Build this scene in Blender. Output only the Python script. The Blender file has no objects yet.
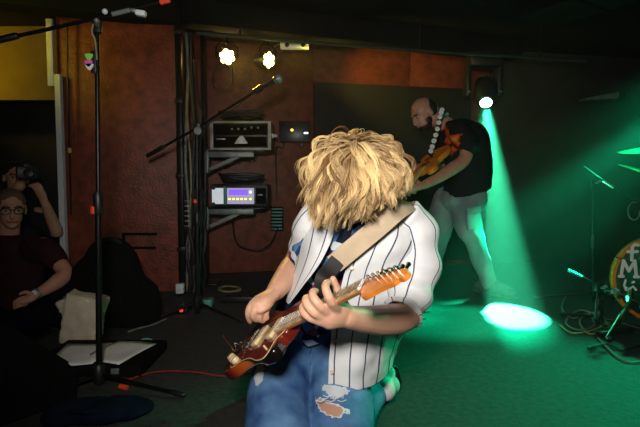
import bpy, bmesh, math, random
from mathutils import Vector, Matrix, Quaternion, noise
random.seed(7)
sc = bpy.context.scene
COL = sc.collection

# ------------------------------------------------------------------ camera, world, lights, exposure
F = 480.0; CX, CY, HOR = 320.0, 213.5, 185.0
CAM = Vector((0, 0, 0.83)); PITCH = math.atan((CY - HOR) / F)
cd = bpy.data.cameras.new('camera'); cam = bpy.data.objects.new('camera', cd); COL.objects.link(cam)
cd.sensor_width = 36; cd.lens = 36 * F / 640; cd.clip_start = 0.02
cam.location = CAM; cam.rotation_euler = (math.pi / 2 - PITCH, 0, 0)
sc.camera = cam
def P(px, py, d):
    """point seen at photo pixel (px,py) lying at distance d (metres, along the floor) from the photographer"""
    x = (px - CX) / F; y = -(py - CY) / F
    c, s = math.cos(PITCH), math.sin(PITCH)
    wy = c + y * s; wz = -s + y * c
    return Vector((x / wy * d, d, CAM.z + wz / wy * d))

w = bpy.data.worlds.new('world'); sc.world = w; w.use_nodes = True
w.node_tree.nodes['Background'].inputs[0].default_value = (0.25, 0.5, 0.4, 1)
w.node_tree.nodes['Background'].inputs[1].default_value = 0.004
sc.view_settings.view_transform = 'Standard'; sc.view_settings.look = 'None'
sc.view_settings.gamma = 1; sc.view_settings.use_curve_mapping = False
sc.view_settings.exposure = 0.0
def lamp(name, kind, loc, energy, color, target=None, size=0.05, angle=30, blend=0.3):
    l = bpy.data.lights.new(name, kind); l.energy = energy; l.color = color
    o = bpy.data.objects.new(name, l); COL.objects.link(o); o.location = loc
    l.shadow_soft_size = size
    if kind == 'SPOT': l.spot_size = math.radians(angle); l.spot_blend = blend
    if target is not None:
        o.rotation_euler = (Vector(target) - Vector(loc)).to_track_quat('-Z', 'Y').to_euler()
    return o
GREEN = (0.0, 1.0, 0.42); YEL = (1.0, 0.62, 0.08)
HEAD_LENS = P(486, 103, 4.45); HEAD_AIM = P(507, 316, 3.04)
PAR1 = P(227, 57, 4.05); PAR2 = P(268, 60, 4.05)
# the photographer's flash, just above the lens
lamp('camera_flash', 'SPOT', (-0.10, 0.0, 1.10), 124, (1, 0.95, 0.88), P(350, 190, 3), 0.085, 96, 1.0)
HB = (HEAD_AIM - HEAD_LENS).normalized()
lamp('moving_head_beam', 'SPOT', HEAD_LENS + HB * 0.03, 24000, (0.06, 1.0, 0.46), HEAD_AIM, 0.035, 12.2, 0.15)
lamp('moving_head_spill', 'SPOT', HEAD_LENS + HB * 0.03, 1800, GREEN, P(486, 322, 2.95), 0.05, 22, 0.8)
SIDE = Vector((2.8, 3.5, 1.55))
lamp('side_head_beam', 'SPOT', SIDE, 1900, (0.0, 1.0, 0.42), (1.12, 3.25, 0.35), 0.05, 19, 0.7)
lamp('side_head_spill', 'SPOT', (2.6, 3.3, 1.75), 400, (0.0, 1.0, 0.40), (0.85, 1.8, 0.1), 0.06, 40, 0.8)
lamp('added_green_wash', 'SPOT', (2.7, 3.1, 1.75), 1700, (0.0, 1.0, 0.42), (0.90, 2.90, 0.0), 0.06, 20, 0.8)  # extra green spot added to brighten the floor and the second guitarist's legs
lamp('par_glow', 'SPOT', PAR1 + Vector((0.05, -0.12, -0.02)), 150, YEL, P(362, 165, 1.3), 0.05, 26, 0.8)
lamp('par_glow', 'SPOT', PAR2 + Vector((0.05, -0.12, -0.02)), 75, (1.0, 0.75, 0.08), P(430, 75, 4.6), 0.05, 60, 0.8)
lamp('side_par_glow', 'SPOT', (-2.75, 2.6, 2.0), 34, (1.0, 0.80, 0.04), (-1.4, 3.75, 1.80), 0.2, 50, 1.0)
lamp('house_par_glow', 'SPOT', (-3.35, 3.7, 1.85), 22, (1.0, 0.62, 0.02), (-2.9, 4.3, 2.0), 0.06, 110, 0.9)

# ------------------------------------------------------------------ mesh helpers
class MB:
    def __init__(s): s.v = []; s.f = []; s.uv = {}; s.tone = []
    def add(s, vs, fs):
        o = len(s.v); s.v += [Vector(p) for p in vs]; s.f += [tuple(i + o for i in f) for f in fs]; return s
    def box(s, c, size, rot=None, taper=1.0):
        c = Vector(c); hx, hy, hz = [k / 2 for k in size]
        vs = []
        for z in (-1, 1):
            t = taper if z > 0 else 1
            for x, y in ((-1, -1), (1, -1), (1, 1), (-1, 1)):
                p = Vector((x * hx * t, y * hy * t, z * hz))
                vs.append(c + (rot @ p if rot is not None else p))
        return s.add(vs, [(3, 2, 1, 0), (4, 5, 6, 7), (0, 1, 5, 4), (1, 2, 6, 5), (2, 3, 7, 6), (3, 0, 4, 7)])
    def bbox(s, c, size, b=0.01, rot=None):
        """box with chamfered edges"""
        bm = bmesh.new(); bmesh.ops.create_cube(bm, size=1)
        for v in bm.verts: v.co = Vector((v.co.x * size[0], v.co.y * size[1], v.co.z * size[2]))
        bmesh.ops.bevel(bm, geom=bm.edges[:] , offset=b, segments=2, affect='EDGES', profile=0.5)
        bm.verts.index_update()
        vs = [Vector(c) + (rot @ v.co if rot is not None else v.co) for v in bm.verts]
        fs = [tuple(v.index for v in f.verts) for f in bm.faces]; bm.free()
        return s.add(vs, fs)
    def tube(s, pts, rad, seg=8, flat=1.0, up=None, round_caps=False, caps=True):
        pts = [Vector(p) for p in pts]; n = len(pts)
        if not isinstance(rad, (list, tuple)): rad = [rad] * n
        rad = list(rad)
        if round_caps:
            d0 = (pts[0] - pts[1]).normalized(); d1 = (pts[-1] - pts[-2]).normalized()
            r0, r1 = rad[0], rad[-1]
            pre = [(pts[0] + d0 * r0 * math.sin(a), r0 * math.cos(a)) for a in (1.45, 1.05, 0.55)]
            post = [(pts[-1] + d1 * r1 * math.sin(a), r1 * math.cos(a)) for a in (0.55, 1.05, 1.45)]
            pts = [p for p, _ in pre] + pts + [p for p, _ in post]
            rad = [r for _, r in pre] + rad + [r for _, r in post]; n = len(pts)
        o = len(s.v); nrm = None; vs = []
        for i in range(n):
            t = (pts[min(i + 1, n - 1)] - pts[max(i - 1, 0)])
            t = t.normalized() if t.length > 1e-9 else Vector((0, 0, 1))
            if nrm is None:
                a = Vector(up) if up is not None else (Vector((0, 0, 1)) if abs(t.z) < 0.9 else Vector((1, 0, 0)))
                nrm = (a - t * a.dot(t)).normalized()
            else:
                nrm = nrm - t * nrm.dot(t)
                nrm = nrm.normalized() if nrm.length > 1e-6 else t.orthogonal().normalized()
            b = t.cross(nrm)
            for k in range(seg):
                th = 2 * math.pi * k / seg
                vs.append(pts[i] + nrm * (math.cos(th) * rad[i] * flat) + b * (math.sin(th) * rad[i]))
        fs = []
        for i in range(n - 1):
            for k in range(seg):
                k2 = (k + 1) % seg
                fs.append((i * seg + k, i * seg + k2, (i + 1) * seg + k2, (i + 1) * seg + k))
        if caps:
            fs.append(tuple(reversed(range(seg)))); fs.append(tuple((n - 1) * seg + k for k in range(seg)))
        return s.add(vs, fs)
    def lathe(s, prof, c, axis=(0, 0, 1), seg=20, caps=True):
        """prof: list of (radius, height) along axis"""
        ax = Vector(axis).normalized(); c = Vector(c)
        return s.tube([c + ax * h for _, h in dedupe(prof)], [max(r, 1e-4) for r, _ in dedupe(prof)], seg, up=ax.orthogonal(), caps=caps)
    def ell(s, c, r, rot=None, nu=16, nv=10):
        c = Vector(c); vs = []
        for j in range(1, nv):
            ph = math.pi * j / nv
            for i in range(nu):
                th = 2 * math.pi * i / nu
                p = Vector((r[0] * math.sin(ph) * math.cos(th), r[1] * math.sin(ph) * math.sin(th), r[2] * math.cos(ph)))
                vs.append(c + (rot @ p if rot is not None else p))
        top = Vector((0, 0, r[2])); vs.append(c + (rot @ top if rot is not None else top)); vs.append(c - (rot @ top if rot is not None else top))
        fs = []; m = nv - 1
        for j in range(m - 1):
            for i in range(nu):
                i2 = (i + 1) % nu; fs.append((j * nu + i, (j + 1) * nu + i, (j + 1) * nu + i2, j * nu + i2))
        for i in range(nu):
            i2 = (i + 1) % nu; fs.append((m * nu, i, i2)); fs.append((m * nu + 1, (m - 1) * nu + i2, (m - 1) * nu + i))
        return s.add(vs, fs)
    def prism(s, outline, o, ux, uy, un, h0, h1, inset=0.0):
        """outline of (a,b) in plane (ux,uy) at o, extruded from h0 to h1 along un"""
        n = len(outline); vs = []
        for h in (h0, h1):
            for a, b in outline: vs.append(Vector(o) + ux * a + uy * b + un * h)
        fs = [tuple(reversed(range(n))), tuple(range(n, 2 * n))] + [(i, (i + 1) % n, n + (i + 1) % n, n + i) for i in range(n)]
        return s.add(vs, fs)
    def loft(s, rings, caps=True):
        n = len(rings[0]); vs = [p for r in rings for p in r]; fs = []
        for j in range(len(rings) - 1):
            for i in range(n):
                i2 = (i + 1) % n; fs.append((j * n + i, j * n + i2, (j + 1) * n + i2, (j + 1) * n + i))
        if caps: fs.append(tuple(reversed(range(n)))); fs.append(tuple((len(rings) - 1) * n + k for k in range(n)))
        return s.add(vs, fs)
def dedupe(prof): return [(r, h + 1e-5 * i) for i, (r, h) in enumerate(prof)]
def spline(pts, n):
    """Catmull-Rom through tuples of any length, n samples"""
    pts = [tuple(p) for p in pts]; k = len(pts); out = []
    for i in range(n):
        t = i / (n - 1) * (k - 1); a = min(int(t), k - 2); f = t - a
        p0, p1, p2, p3 = pts[max(a - 1, 0)], pts[a], pts[a + 1], pts[min(a + 2, k - 1)]
        out.append(tuple(0.5 * (2 * q1 + (q2 - q0) * f + (2 * q0 - 5 * q1 + 4 * q2 - q3) * f * f + (3 * q1 - q0 - 3 * q2 + q3) * f ** 3)
                         for q0, q1, q2, q3 in zip(p0, p1, p2, p3)))
    return out
def limb(mb, ctrl, n=12, seg=14, flat=1.0, up=None):
    """ctrl: list of (Vector, radius)"""
    s = spline([(*p, r) for p, r in ctrl], n)
    return mb.tube([Vector(q[:3]) for q in s], [max(q[3], 0.002) for q in s], seg, flat, up, round_caps=True)

def mesh_of(name, mb, smooth=True):
    me = bpy.data.meshes.new(name); me.from_pydata([tuple(v) for v in mb.v], [], mb.f); me.update()
    if smooth:
        me.polygons.foreach_set('use_smooth', [True] * len(me.polygons))
    if mb.uv:
        ul = me.uv_layers.new(name='UVMap')
        for l in me.loops:
            if l.vertex_index in mb.uv: ul.data[l.index].uv = mb.uv[l.vertex_index]
    if mb.tone:
        at = me.color_attributes.new('tone', 'FLOAT_COLOR', 'POINT')
        for i, c in enumerate(mb.tone): at.data[i].color = (c, c, c, 1)
    return me
def link(name, me, mat, parent=None):
    o = bpy.data.objects.new(name, me); COL.objects.link(o)
    if mat is not None and len(me.materials) == 0: me.materials.append(mat)
    if parent is not None: adopt(o, parent)
    return o
def world_of(o):
    return (world_of(o.parent) @ o.matrix_parent_inverse @ o.matrix_basis) if o.parent else o.matrix_basis
def adopt(o, parent):
    o.parent = parent; o.matrix_parent_inverse = world_of(parent).inverted()
def obj(name, mb, mat, parent=None, smooth=True, sharp=35):
    me = mesh_of(name, mb, smooth)
    bm = bmesh.new(); bm.from_mesh(me); bmesh.ops.recalc_face_normals(bm, faces=bm.faces[:]); bm.to_mesh(me); bm.free()
    if smooth and sharp: me.set_sharp_from_angle(angle=math.radians(sharp))
    return link(name, me, mat, parent)
def remeshed(name, mb, mat, parent, voxel=0.005, smooth=4, jitter=0.0, jscale=9.0):
    me = mesh_of(name + '_raw', mb); t = bpy.data.objects.new(name + '_raw', me); COL.objects.link(t)
    m = t.modifiers.new('r', 'REMESH'); m.mode = 'VOXEL'; m.voxel_size = voxel; m.use_smooth_shade = True
    m2 = t.modifiers.new('s', 'SMOOTH'); m2.iterations = smooth; m2.factor = 0.5
    dg = bpy.context.evaluated_depsgraph_get(); dg.update()
    new = bpy.data.meshes.new_from_object(t.evaluated_get(dg)); new.name = name
    bpy.data.objects.remove(t); bpy.data.meshes.remove(me)
    if jitter:
        nr = [v.normal.copy() for v in new.vertices]
        for v, q in zip(new.vertices, nr):
            a = noise.noise(v.co * jscale) ; b = 1 - abs(noise.noise(v.co * jscale * 0.8 + Vector((5, 2, 9)))) * 2
            v.co += q * (jitter * (0.6 * a + 0.4 * b))
    new.polygons.foreach_set('use_smooth', [True] * len(new.polygons))
    new.materials.clear()
    return link(name, new, mat, parent)
def thing(name, label, cat, loc=(0, 0, 0), group=None):
    o = bpy.data.objects.new(name, None); COL.objects.link(o); o.location = loc; o.empty_display_size = 0.1
    o['label'] = label; o['category'] = cat
    if group: o['group'] = group
    return o
def tag(o, label, cat, group=None):
    o['label'] = label; o['category'] = cat
    if group: o['group'] = group
    return o
def struct(o, label, cat='wall'):
    o['kind'] = 'structure'; o['label'] = label; o['category'] = cat; return o

# ------------------------------------------------------------------ materials
def mat(name, col, rough=0.6, metal=0.0, var=0.25, scale=20.0, bump=0.0, bscale=60.0, emit=0.0, ecol=None, col2=None, spec=0.5, coat=0.0, detail=4.0):
    m = bpy.data.materials.new(name); m.use_nodes = True; nt = m.node_tree; N = nt.nodes; L = nt.links
    b = N['Principled BSDF']; b.inputs['Roughness'].default_value = rough; b.inputs['Metallic'].default_value = metal
    b.inputs['Specular IOR Level'].default_value = spec
    if coat: b.inputs['Coat Weight'].default_value = coat; b.inputs['Coat Roughness'].default_value = 0.08
    tc = N.new('ShaderNodeTexCoord'); nz = N.new('ShaderNodeTexNoise'); nz.inputs['Scale'].default_value = scale; nz.inputs['Detail'].default_value = detail
    L.new(tc.outputs['Object'], nz.inputs['Vector'])
    rp = N.new('ShaderNodeValToRGB'); rp.color_ramp.elements[0].position = 0.3; rp.color_ramp.elements[1].position = 0.7
    c2 = col2 if col2 else tuple(min(1, c * (1 + var)) for c in col)
    c1 = col if col2 else tuple(c * (1 - var) for c in col)
    rp.color_ramp.elements[0].color = (*c1, 1); rp.color_ramp.elements[1].color = (*c2, 1)
    L.new(nz.outputs['Fac'], rp.inputs['Fac']); L.new(rp.outputs['Color'], b.inputs['Base Color'])
    if bump:
        n2 = N.new('ShaderNodeTexNoise'); n2.inputs['Scale'].default_value = bscale; n2.inputs['Detail'].default_value = 3
        L.new(tc.outputs['Object'], n2.inputs['Vector'])
        bp = N.new('ShaderNodeBump'); bp.inputs['Strength'].default_value = bump; bp.inputs['Distance'].default_value = 0.01
        L.new(n2.outputs['Fac'], bp.inputs['Height']); L.new(bp.outputs['Normal'], b.inputs['Normal'])
    if emit:
        b.inputs['Emission Color'].default_value = (*(ecol or col), 1); b.inputs['Emission Strength'].default_value = emit
    return m
def nodes(m): return m.node_tree.nodes, m.node_tree.links, m.node_tree.nodes['Principled BSDF']
M = {}
M['black'] = mat('black_plastic', (0.008, 0.008, 0.009), 0.45)
M['blackmatte'] = mat('black_matte', (0.004, 0.004, 0.004), 0.9, spec=0.1)
M['blacksteel'] = mat('black_steel', (0.012, 0.012, 0.012), 0.35, 0.6)
M['chrome'] = mat('chrome', (0.75, 0.75, 0.74), 0.2, 1.0, 0.05)
M['steel'] = mat('grey_steel', (0.20, 0.23, 0.22), 0.45, 0.4)
M['rail'] = mat('dull_rail', (0.05, 0.055, 0.05), 0.5, 0.3)
M['white'] = mat('white_paint', (0.7, 0.72, 0.74), 0.6, var=0.08)
M['paper'] = mat('paper', (0.75, 0.76, 0.74), 0.8, var=0.06)
M['redband'] = mat('red_band', (0.8, 0.06, 0.02), 0.5, var=0.1)
M['skin'] = mat('skin', (0.60, 0.33, 0.22), 0.5, var=0.10, scale=14, bump=0.08, bscale=250)
nodes(M['skin'])[2].inputs['Subsurface Weight'].default_value = 0.08
nodes(M['skin'])[2].inputs['Subsurface Radius'].default_value = (0.012, 0.004, 0.002)
M['skin2'] = mat('skin_ruddy', (0.52, 0.26, 0.17), 0.5, var=0.12, scale=20)
M['wallred'] = mat('red_brown_board', (0.12, 0.021, 0.010), 0.5, var=0.3, scale=14, bump=0.5, bscale=55, detail=12, col2=(0.27, 0.056, 0.024))
M['walldark'] = mat('dark_wall', (0.018, 0.02, 0.019), 0.85, var=0.3, scale=6)
M['boardblack'] = mat('black_board', (0.010, 0.009, 0.009), 0.8, var=0.3, scale=6)
M['ceil'] = mat('ceiling_paint', (0.006, 0.007, 0.0065), 0.9, spec=0.15, var=0.3, scale=4, bump=0.2)
M['carpet'] = mat('stage_carpet', (0.029, 0.032, 0.031), 0.7, var=0.45, scale=38, bump=0.5, bscale=260, detail=10)
M['lowfloor'] = mat('house_floor', (0.02, 0.018, 0.016), 0.7, var=0.3)
M['maple'] = mat('tinted_maple', (0.62, 0.19, 0.025), 0.3, var=0.18, scale=30, coat=0.5)
M['fretboard'] = mat('worn_fretboard', (0.55, 0.36, 0.16), 0.4, var=0.35, scale=35)
M['cream'] = mat('aged_cream', (0.72, 0.55, 0.30), 0.35, var=0.1)
M['shell'] = mat('red_shell_guard', (0.16, 0.018, 0.010), 0.18, var=0.6, scale=40, coat=0.6)
M['strap'] = mat('beige_webbing', (0.56, 0.43, 0.29), 0.85, var=0.1, bump=0.3, bscale=400)
M['leather'] = mat('black_leather', (0.012, 0.011, 0.011), 0.4)
M['teedark'] = mat('black_tee', (0.010, 0.011, 0.011), 0.85, spec=0.2)
M['maroon'] = mat('maroon_tee', (0.030, 0.006, 0.008), 0.85, spec=0.2)
M['hairdark'] = mat('dark_hair', (0.018, 0.012, 0.008), 0.6)
M['hairgrey'] = mat('greying_hair', (0.11, 0.075, 0.05), 0.6)
M['shoe'] = mat('white_canvas', (0.7, 0.72, 0.7), 0.7, var=0.06)
M['bluedark'] = mat('navy_cloth', (0.003, 0.006, 0.016), 0.9, spec=0.1)
M['orangewood'] = mat('orange_lacquer', (0.75, 0.25, 0.02), 0.4, var=0.12)
M['drumhead'] = mat('black_drum_head', (0.010, 0.012, 0.012), 0.35)
M['letter'] = mat('white_lettering', (0.78, 0.8, 0.76), 0.6, var=0.04)
M['brass'] = mat('cymbal_bronze', (0.62, 0.48, 0.2), 0.3, 0.9, 0.1)
M['cable'] = mat('cable_rubber', (0.012, 0.012, 0.012), 0.5)
M['cablegrey'] = mat('cable_grey', (0.16, 0.17, 0.15), 0.5)
M['cablegold'] = mat('cable_tan', (0.30, 0.26, 0.12), 0.5)
M['cablered'] = mat('cable_red', (0.35, 0.02, 0.015), 0.5)
M['glass'] = mat('lens_glass', (0.05, 0.05, 0.05), 0.05)
M['teal'] = mat('teal_plastic', (0.10, 0.30, 0.26), 0.5, var=0.2)
M['silver'] = mat('brushed_silver', (0.5, 0.5, 0.5), 0.35, 0.4)
M['ampface'] = mat('amp_face', (0.016, 0.018, 0.035), 0.35)
M['yelled'] = mat('yellow_led', (1, 0.75, 0.2), emit=32, ecol=(1, 0.68, 0.16))
M['greenlens'] = mat('green_lens', (0.6, 1, 0.8), emit=45, ecol=(0.35, 1, 0.62))
M['screenw'] = mat('lit_panel_white', (0.5, 0.5, 0.5), emit=0.55, ecol=(0.75, 0.85, 0.9))
M['screenp'] = mat('lit_screen_purple', (0.02, 0.01, 0.05), emit=1.3, ecol=(0.22, 0.10, 0.85))
M['screenv'] = mat('lit_panel_lilac', (0.05, 0.05, 0.08), emit=0.55, ecol=(0.62, 0.62, 0.85))
M['ledy'] = mat('amber_led', (1, 0.6, 0.1), emit=2.2, ecol=(1, 0.66, 0.08))
M['ledw'] = mat('white_led', (1, 1, 1), emit=2.0, ecol=(0.75, 0.9, 1))
M['ledr'] = mat('red_led', (1, 0.05, 0.05), emit=1.2, ecol=(1, 0.04, 0.03))
M['stickg'] = mat('green_disc', (0.25, 0.75, 0.1), 0.5, var=0.05)
M['stickp'] = mat('pink_disc', (0.85, 0.12, 0.5), 0.5, var=0.05)
M['stickw'] = mat('pale_disc', (0.75, 0.75, 0.8), 0.5, var=0.05)
def ripped_denim(name, rips, base=((0.016, 0.06, 0.20), (0.14, 0.29, 0.52)), skincol=(0.55, 0.30, 0.21)):
    m = mat(name, base[0], 0.8, col2=base[1], scale=9, bump=0.25, bscale=420, spec=0.25, detail=6)
    N, L, b = nodes(m); src = b.inputs['Base Color'].links[0].from_socket
    ge = N.new('ShaderNodeNewGeometry')
    for (c, r, isskin) in rips:
        mp = N.new('ShaderNodeVectorMath'); mp.operation = 'SUBTRACT'; mp.inputs[1].default_value = c
        L.new(ge.outputs['Position'], mp.inputs[0])
        dv = N.new('ShaderNodeVectorMath'); dv.operation = 'DIVIDE'; dv.inputs[1].default_value = r; L.new(mp.outputs[0], dv.inputs[0])
        ln = N.new('ShaderNodeVectorMath'); ln.operation = 'LENGTH'; L.new(dv.outputs[0], ln.inputs[0])
        nz = N.new('ShaderNodeTexNoise'); nz.inputs['Scale'].default_value = 70; L.new(ge.outputs['Position'], nz.inputs['Vector'])
        ad = N.new('ShaderNodeMath'); ad.operation = 'ADD'; L.new(ln.outputs['Value'], ad.inputs[0])
        sc_ = N.new('ShaderNodeMath'); sc_.operation = 'MULTIPLY'; sc_.inputs[1].default_value = 0.9; L.new(nz.outputs['Fac'], sc_.inputs[0]); L.new(sc_.outputs[0], ad.inputs[1])
        rp = N.new('ShaderNodeValToRGB'); e = rp.color_ramp.elements
        e[0].position = 0.0; e[0].color = (*skincol, 1) if isskin else (0.62, 0.66, 0.70, 1)
        e[1].position = 1.0; e[1].color = (0.62, 0.66, 0.70, 1)
        if isskin:
            k = rp.color_ramp.elements.new(0.62); k.color = (*skincol, 1); k = rp.color_ramp.elements.new(0.68); k.color = (0.66, 0.68, 0.70, 1)
        dd = N.new('ShaderNodeMath'); dd.operation = 'DIVIDE'; dd.inputs[1].default_value = 1.9; L.new(ad.outputs[0], dd.inputs[0]); L.new(dd.outputs[0], rp.inputs['Fac'])
        ls = N.new('ShaderNodeMath'); ls.operation = 'LESS_THAN'; ls.inputs[1].default_value = 1.45; L.new(ad.outputs[0], ls.inputs[0])
        mx = N.new('ShaderNodeMix'); mx.data_type = 'RGBA'
        L.new(ls.outputs[0], mx.inputs['Factor']); L.new(src, mx.inputs['A']); L.new(rp.outputs['Color'], mx.inputs['B'])
        src = mx.outputs['Result']
    L.new(src, b.inputs['Base Color']); return m
def striped_shirt():
    m = mat('striped_shirt_cotton', (0.74, 0.745, 0.75), 0.75, var=0.03, bump=0.25, bscale=25, spec=0.25)
    N, L, b = nodes(m); src = b.inputs['Base Color'].links[0].from_socket
    uv = N.new('ShaderNodeUVMap'); sp = N.new('ShaderNodeSeparateXYZ'); L.new(uv.outputs[0], sp.inputs[0])
    fr = N.new('ShaderNodeMath'); fr.operation = 'FRACT'; L.new(sp.outputs['X'], fr.inputs[0])
    ls = N.new('ShaderNodeMath'); ls.operation = 'LESS_THAN'; ls.inputs[1].default_value = 0.095; L.new(fr.outputs[0], ls.inputs[0])
    mx = N.new('ShaderNodeMix'); mx.data_type = 'RGBA'; L.new(ls.outputs[0], mx.inputs['Factor']); L.new(src, mx.inputs['A'])
    mx.inputs['B'].default_value = (0.06, 0.07, 0.14, 1); L.new(mx.outputs['Result'], b.inputs['Base Color'])
    return m
def floral():
    m = mat('floral_tee', (0.012, 0.022, 0.06), 0.8, spec=0.2)
    N, L, b = nodes(m); tc = N.new('ShaderNodeTexCoord')
    vo = N.new('ShaderNodeTexVoronoi'); vo.inputs['Scale'].default_value = 34; vo.inputs['Randomness'].default_value = 1
    L.new(tc.outputs['Object'], vo.inputs['Vector'])
    sp = N.new('ShaderNodeSeparateColor'); L.new(vo.outputs['Color'], sp.inputs[0])
    rp = N.new('ShaderNodeValToRGB'); rp.color_ramp.interpolation = 'CONSTANT'; e = rp.color_ramp.elements
    e[0].position = 0; e[0].color = (0.008, 0.012, 0.03, 1); e[1].position = 0.38; e[1].color = (0.02, 0.06, 0.16, 1)
    for p, c in ((0.58, (0.10, 0.24, 0.48)), (0.74, (0.01, 0.015, 0.03)), (0.84, (0.60, 0.66, 0.72)), (0.93, (0.40, 0.04, 0.08))):
        k = e.new(p); k.color = (*c, 1)
    L.new(sp.outputs[0], rp.inputs['Fac']); L.new(rp.outputs['Color'], b.inputs['Base Color']); return m
def sunburst(c, ux, uy, L0, W0):
    m = mat('sunburst_lacquer', (0.3, 0.05, 0.01), 0.2, coat=0.7)
    N, L, b = nodes(m); ge = N.new('ShaderNodeNewGeometry')
    s = N.new('ShaderNodeVectorMath'); s.operation = 'SUBTRACT'; s.inputs[1].default_value = c; L.new(ge.outputs['Position'], s.inputs[0])
    sq = []
    for ax, k in ((ux, L0), (uy, W0)):
        d = N.new('ShaderNodeVectorMath'); d.operation = 'DOT_PRODUCT'; d.inputs[1].default_value = ax / k; L.new(s.outputs[0], d.inputs[0])
        p = N.new('ShaderNodeMath'); p.operation = 'POWER'; p.inputs[1].default_value = 2
        a = N.new('ShaderNodeMath'); a.operation = 'ABSOLUTE'; L.new(d.outputs['Value'], a.inputs[0]); L.new(a.outputs[0], p.inputs[0]); sq.append(p)
    ad = N.new('ShaderNodeMath'); L.new(sq[0].outputs[0], ad.inputs[0]); L.new(sq[1].outputs[0], ad.inputs[1])
    rp = N.new('ShaderNodeValToRGB'); e = rp.color_ramp.elements
    e[0].position = 0; e[0].color = (0.75, 0.30, 0.05, 1); e[1].position = 0.95; e[1].color = (0.006, 0.004, 0.004, 1)
    k = e.new(0.45); k.color = (0.42, 0.07, 0.012, 1); k = e.new(0.72); k.color = (0.13, 0.012, 0.006, 1)
    L.new(ad.outputs[0], rp.inputs['Fac']); L.new(rp.outputs['Color'], b.inputs['Base Color']); return m
def hair_mat(name, dark, light):
    m = mat(name, dark, 0.42, spec=0.4)
    N, L, b = nodes(m); at = N.new('ShaderNodeAttribute'); at.attribute_name = 'tone'
    rp = N.new('ShaderNodeValToRGB'); e = rp.color_ramp.elements
    e[0].position = 0; e[0].color = (*dark, 1); e[1].position = 1; e[1].color = (*light, 1)
    L.new(at.outputs['Fac'], rp.inputs['Fac']); L.new(rp.outputs['Color'], b.inputs['Base Color']); return m
M['stripes'] = striped_shirt(); M['floral'] = floral()
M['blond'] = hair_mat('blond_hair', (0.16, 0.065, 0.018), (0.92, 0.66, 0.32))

# ------------------------------------------------------------------ setting
def quad_wall(name, a, b, z0, z1, thick, m, label, cat='wall'):
    """upright slab from (x,y) a to b"""
    a = Vector((*a, 0)); b = Vector((*b, 0)); d = (b - a).normalized(); n = Vector((-d.y, d.x, 0))
    mb = MB(); vs = []
    for z in (z0, z1):
        for p in (a, b, b + n * thick, a + n * thick): vs.append((p.x, p.y, z))
    mb.add(vs, [(3, 2, 1, 0), (4, 5, 6, 7), (0, 1, 5, 4), (1, 2, 6, 5), (2, 3, 7, 6), (3, 0, 4, 7)])
    return struct(obj(name, mb, m, smooth=False), label, cat)
CZ = 2.22
struct(obj('floor', MB().box((1.1, 3.0, -0.35), (5.2, 8.0, 0.70)), M['carpet'], smooth=False), 'dark felt stage floor lit green', 'floor')
struct(obj('floor_house', MB().box((-3.3, 3.0, -0.75), (3.6, 8.0, 0.1)), M['lowfloor'], smooth=False), 'dark audience floor beside the stage', 'floor')
struct(obj('ceiling', MB().box((-0.7, 3.0, CZ + 0.06), (8.8, 8.0, 0.12)), M['ceil'], smooth=False), 'low dark ceiling above the stage', 'ceiling')
# front-left red board wall (three sheets), alcove wall with its sheets
WL0 = (P(62, 200, 3.62).x, 3.62); WL1 = (P(181, 200, 3.72).x, 3.72)
wl = quad_wall('wall_left', WL0, WL1, 0, CZ, 0.10, M['walldark'], 'red-brown board wall behind the tall microphone stand')
def sheets(parent, a, b, edges, z0, z1, m, name='panel', off=0.012):
    a = Vector((*a, 0)); b = Vector((*b, 0)); d = b - a; L0 = d.length; d.normalize(); n = Vector((-d.y, d.x, 0))
    for e0, e1 in zip(edges[:-1], edges[1:]):
        p = a + d * (e0 * L0 + 0.002); q = a + d * (e1 * L0 - 0.002)
        rot = Matrix.Rotation(math.atan2(d.y, d.x), 3, 'Z')
        c = (p + q) / 2 - n * (off / 2 + 0.001); c.z = (z0 + z1) / 2
        obj(name, MB().bbox(c, ((q - p).length, off, z1 - z0), 0.003, rot), m, parent)
sheets(wl, WL0, WL1, (0, 1.0), 0.002, CZ - 0.005, M['wallred'])
quad_wall('wall_return', (WL1[0], WL1[1] + 0.1), (P(190, 200, 4.5).x, 4.5), 0, CZ, 0.08, M['wallred'], 'short return wall beside the cable post')
WB0 = (-1.30, 4.42); WB1 = (1.75, 5.05)
wb = quad_wall('wall_back', WB0, WB1, 0, CZ, 0.1, M['walldark'], 'red-brown board back wall of the stage')
sheets(wb, WB0, WB1, (0, 0.405, 0.72, 1.0), 0.002, CZ - 0.005, M['wallred'])
quad_wall('wall_right', WB1, (3.75, 5.4), 0, CZ, 0.1, M['walldark'], 'dark wall behind the drum kit')
quad_wall('wall_side', (3.75, 5.4), (3.75, -1.0), 0, CZ, 0.1, M['walldark'], 'dark side wall beyond the drum kit')
quad_wall('wall_house', (-4.6, 4.9), (WL0[0], 4.9), -0.7, CZ, 0.1, M['walldark'], 'dark wall of the room beyond the doorway')
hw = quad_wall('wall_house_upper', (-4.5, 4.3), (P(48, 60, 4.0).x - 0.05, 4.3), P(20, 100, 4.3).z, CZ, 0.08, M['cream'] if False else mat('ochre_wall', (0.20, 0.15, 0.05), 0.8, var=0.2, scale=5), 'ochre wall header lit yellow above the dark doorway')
# white door edge in two lengths
struct(obj('trim_1', MB().bbox((P(52, 50, 3.6).x, 3.58, (P(52, 20, 3.6).z + P(52, 87, 3.6).z) / 2), (0.045, 0.03, P(52, 20, 3.6).z - P(52, 87, 3.6).z), 0.004), M['white'], None), 'short white upper strip of the doorway edge', 'trim')
q0, q1 = P(59, 75, 3.585), P(65, 246, 3.585)
mb = MB().tube([(q0.x, 3.575, q0.z), (q1.x, 3.575, q1.z - 0.5)], 0.028, 4, up=(1, -1, 0))
struct(obj('trim_2', mb, M['white'], None, smooth=False), 'long white painted strip at the doorway edge', 'trim')
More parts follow.
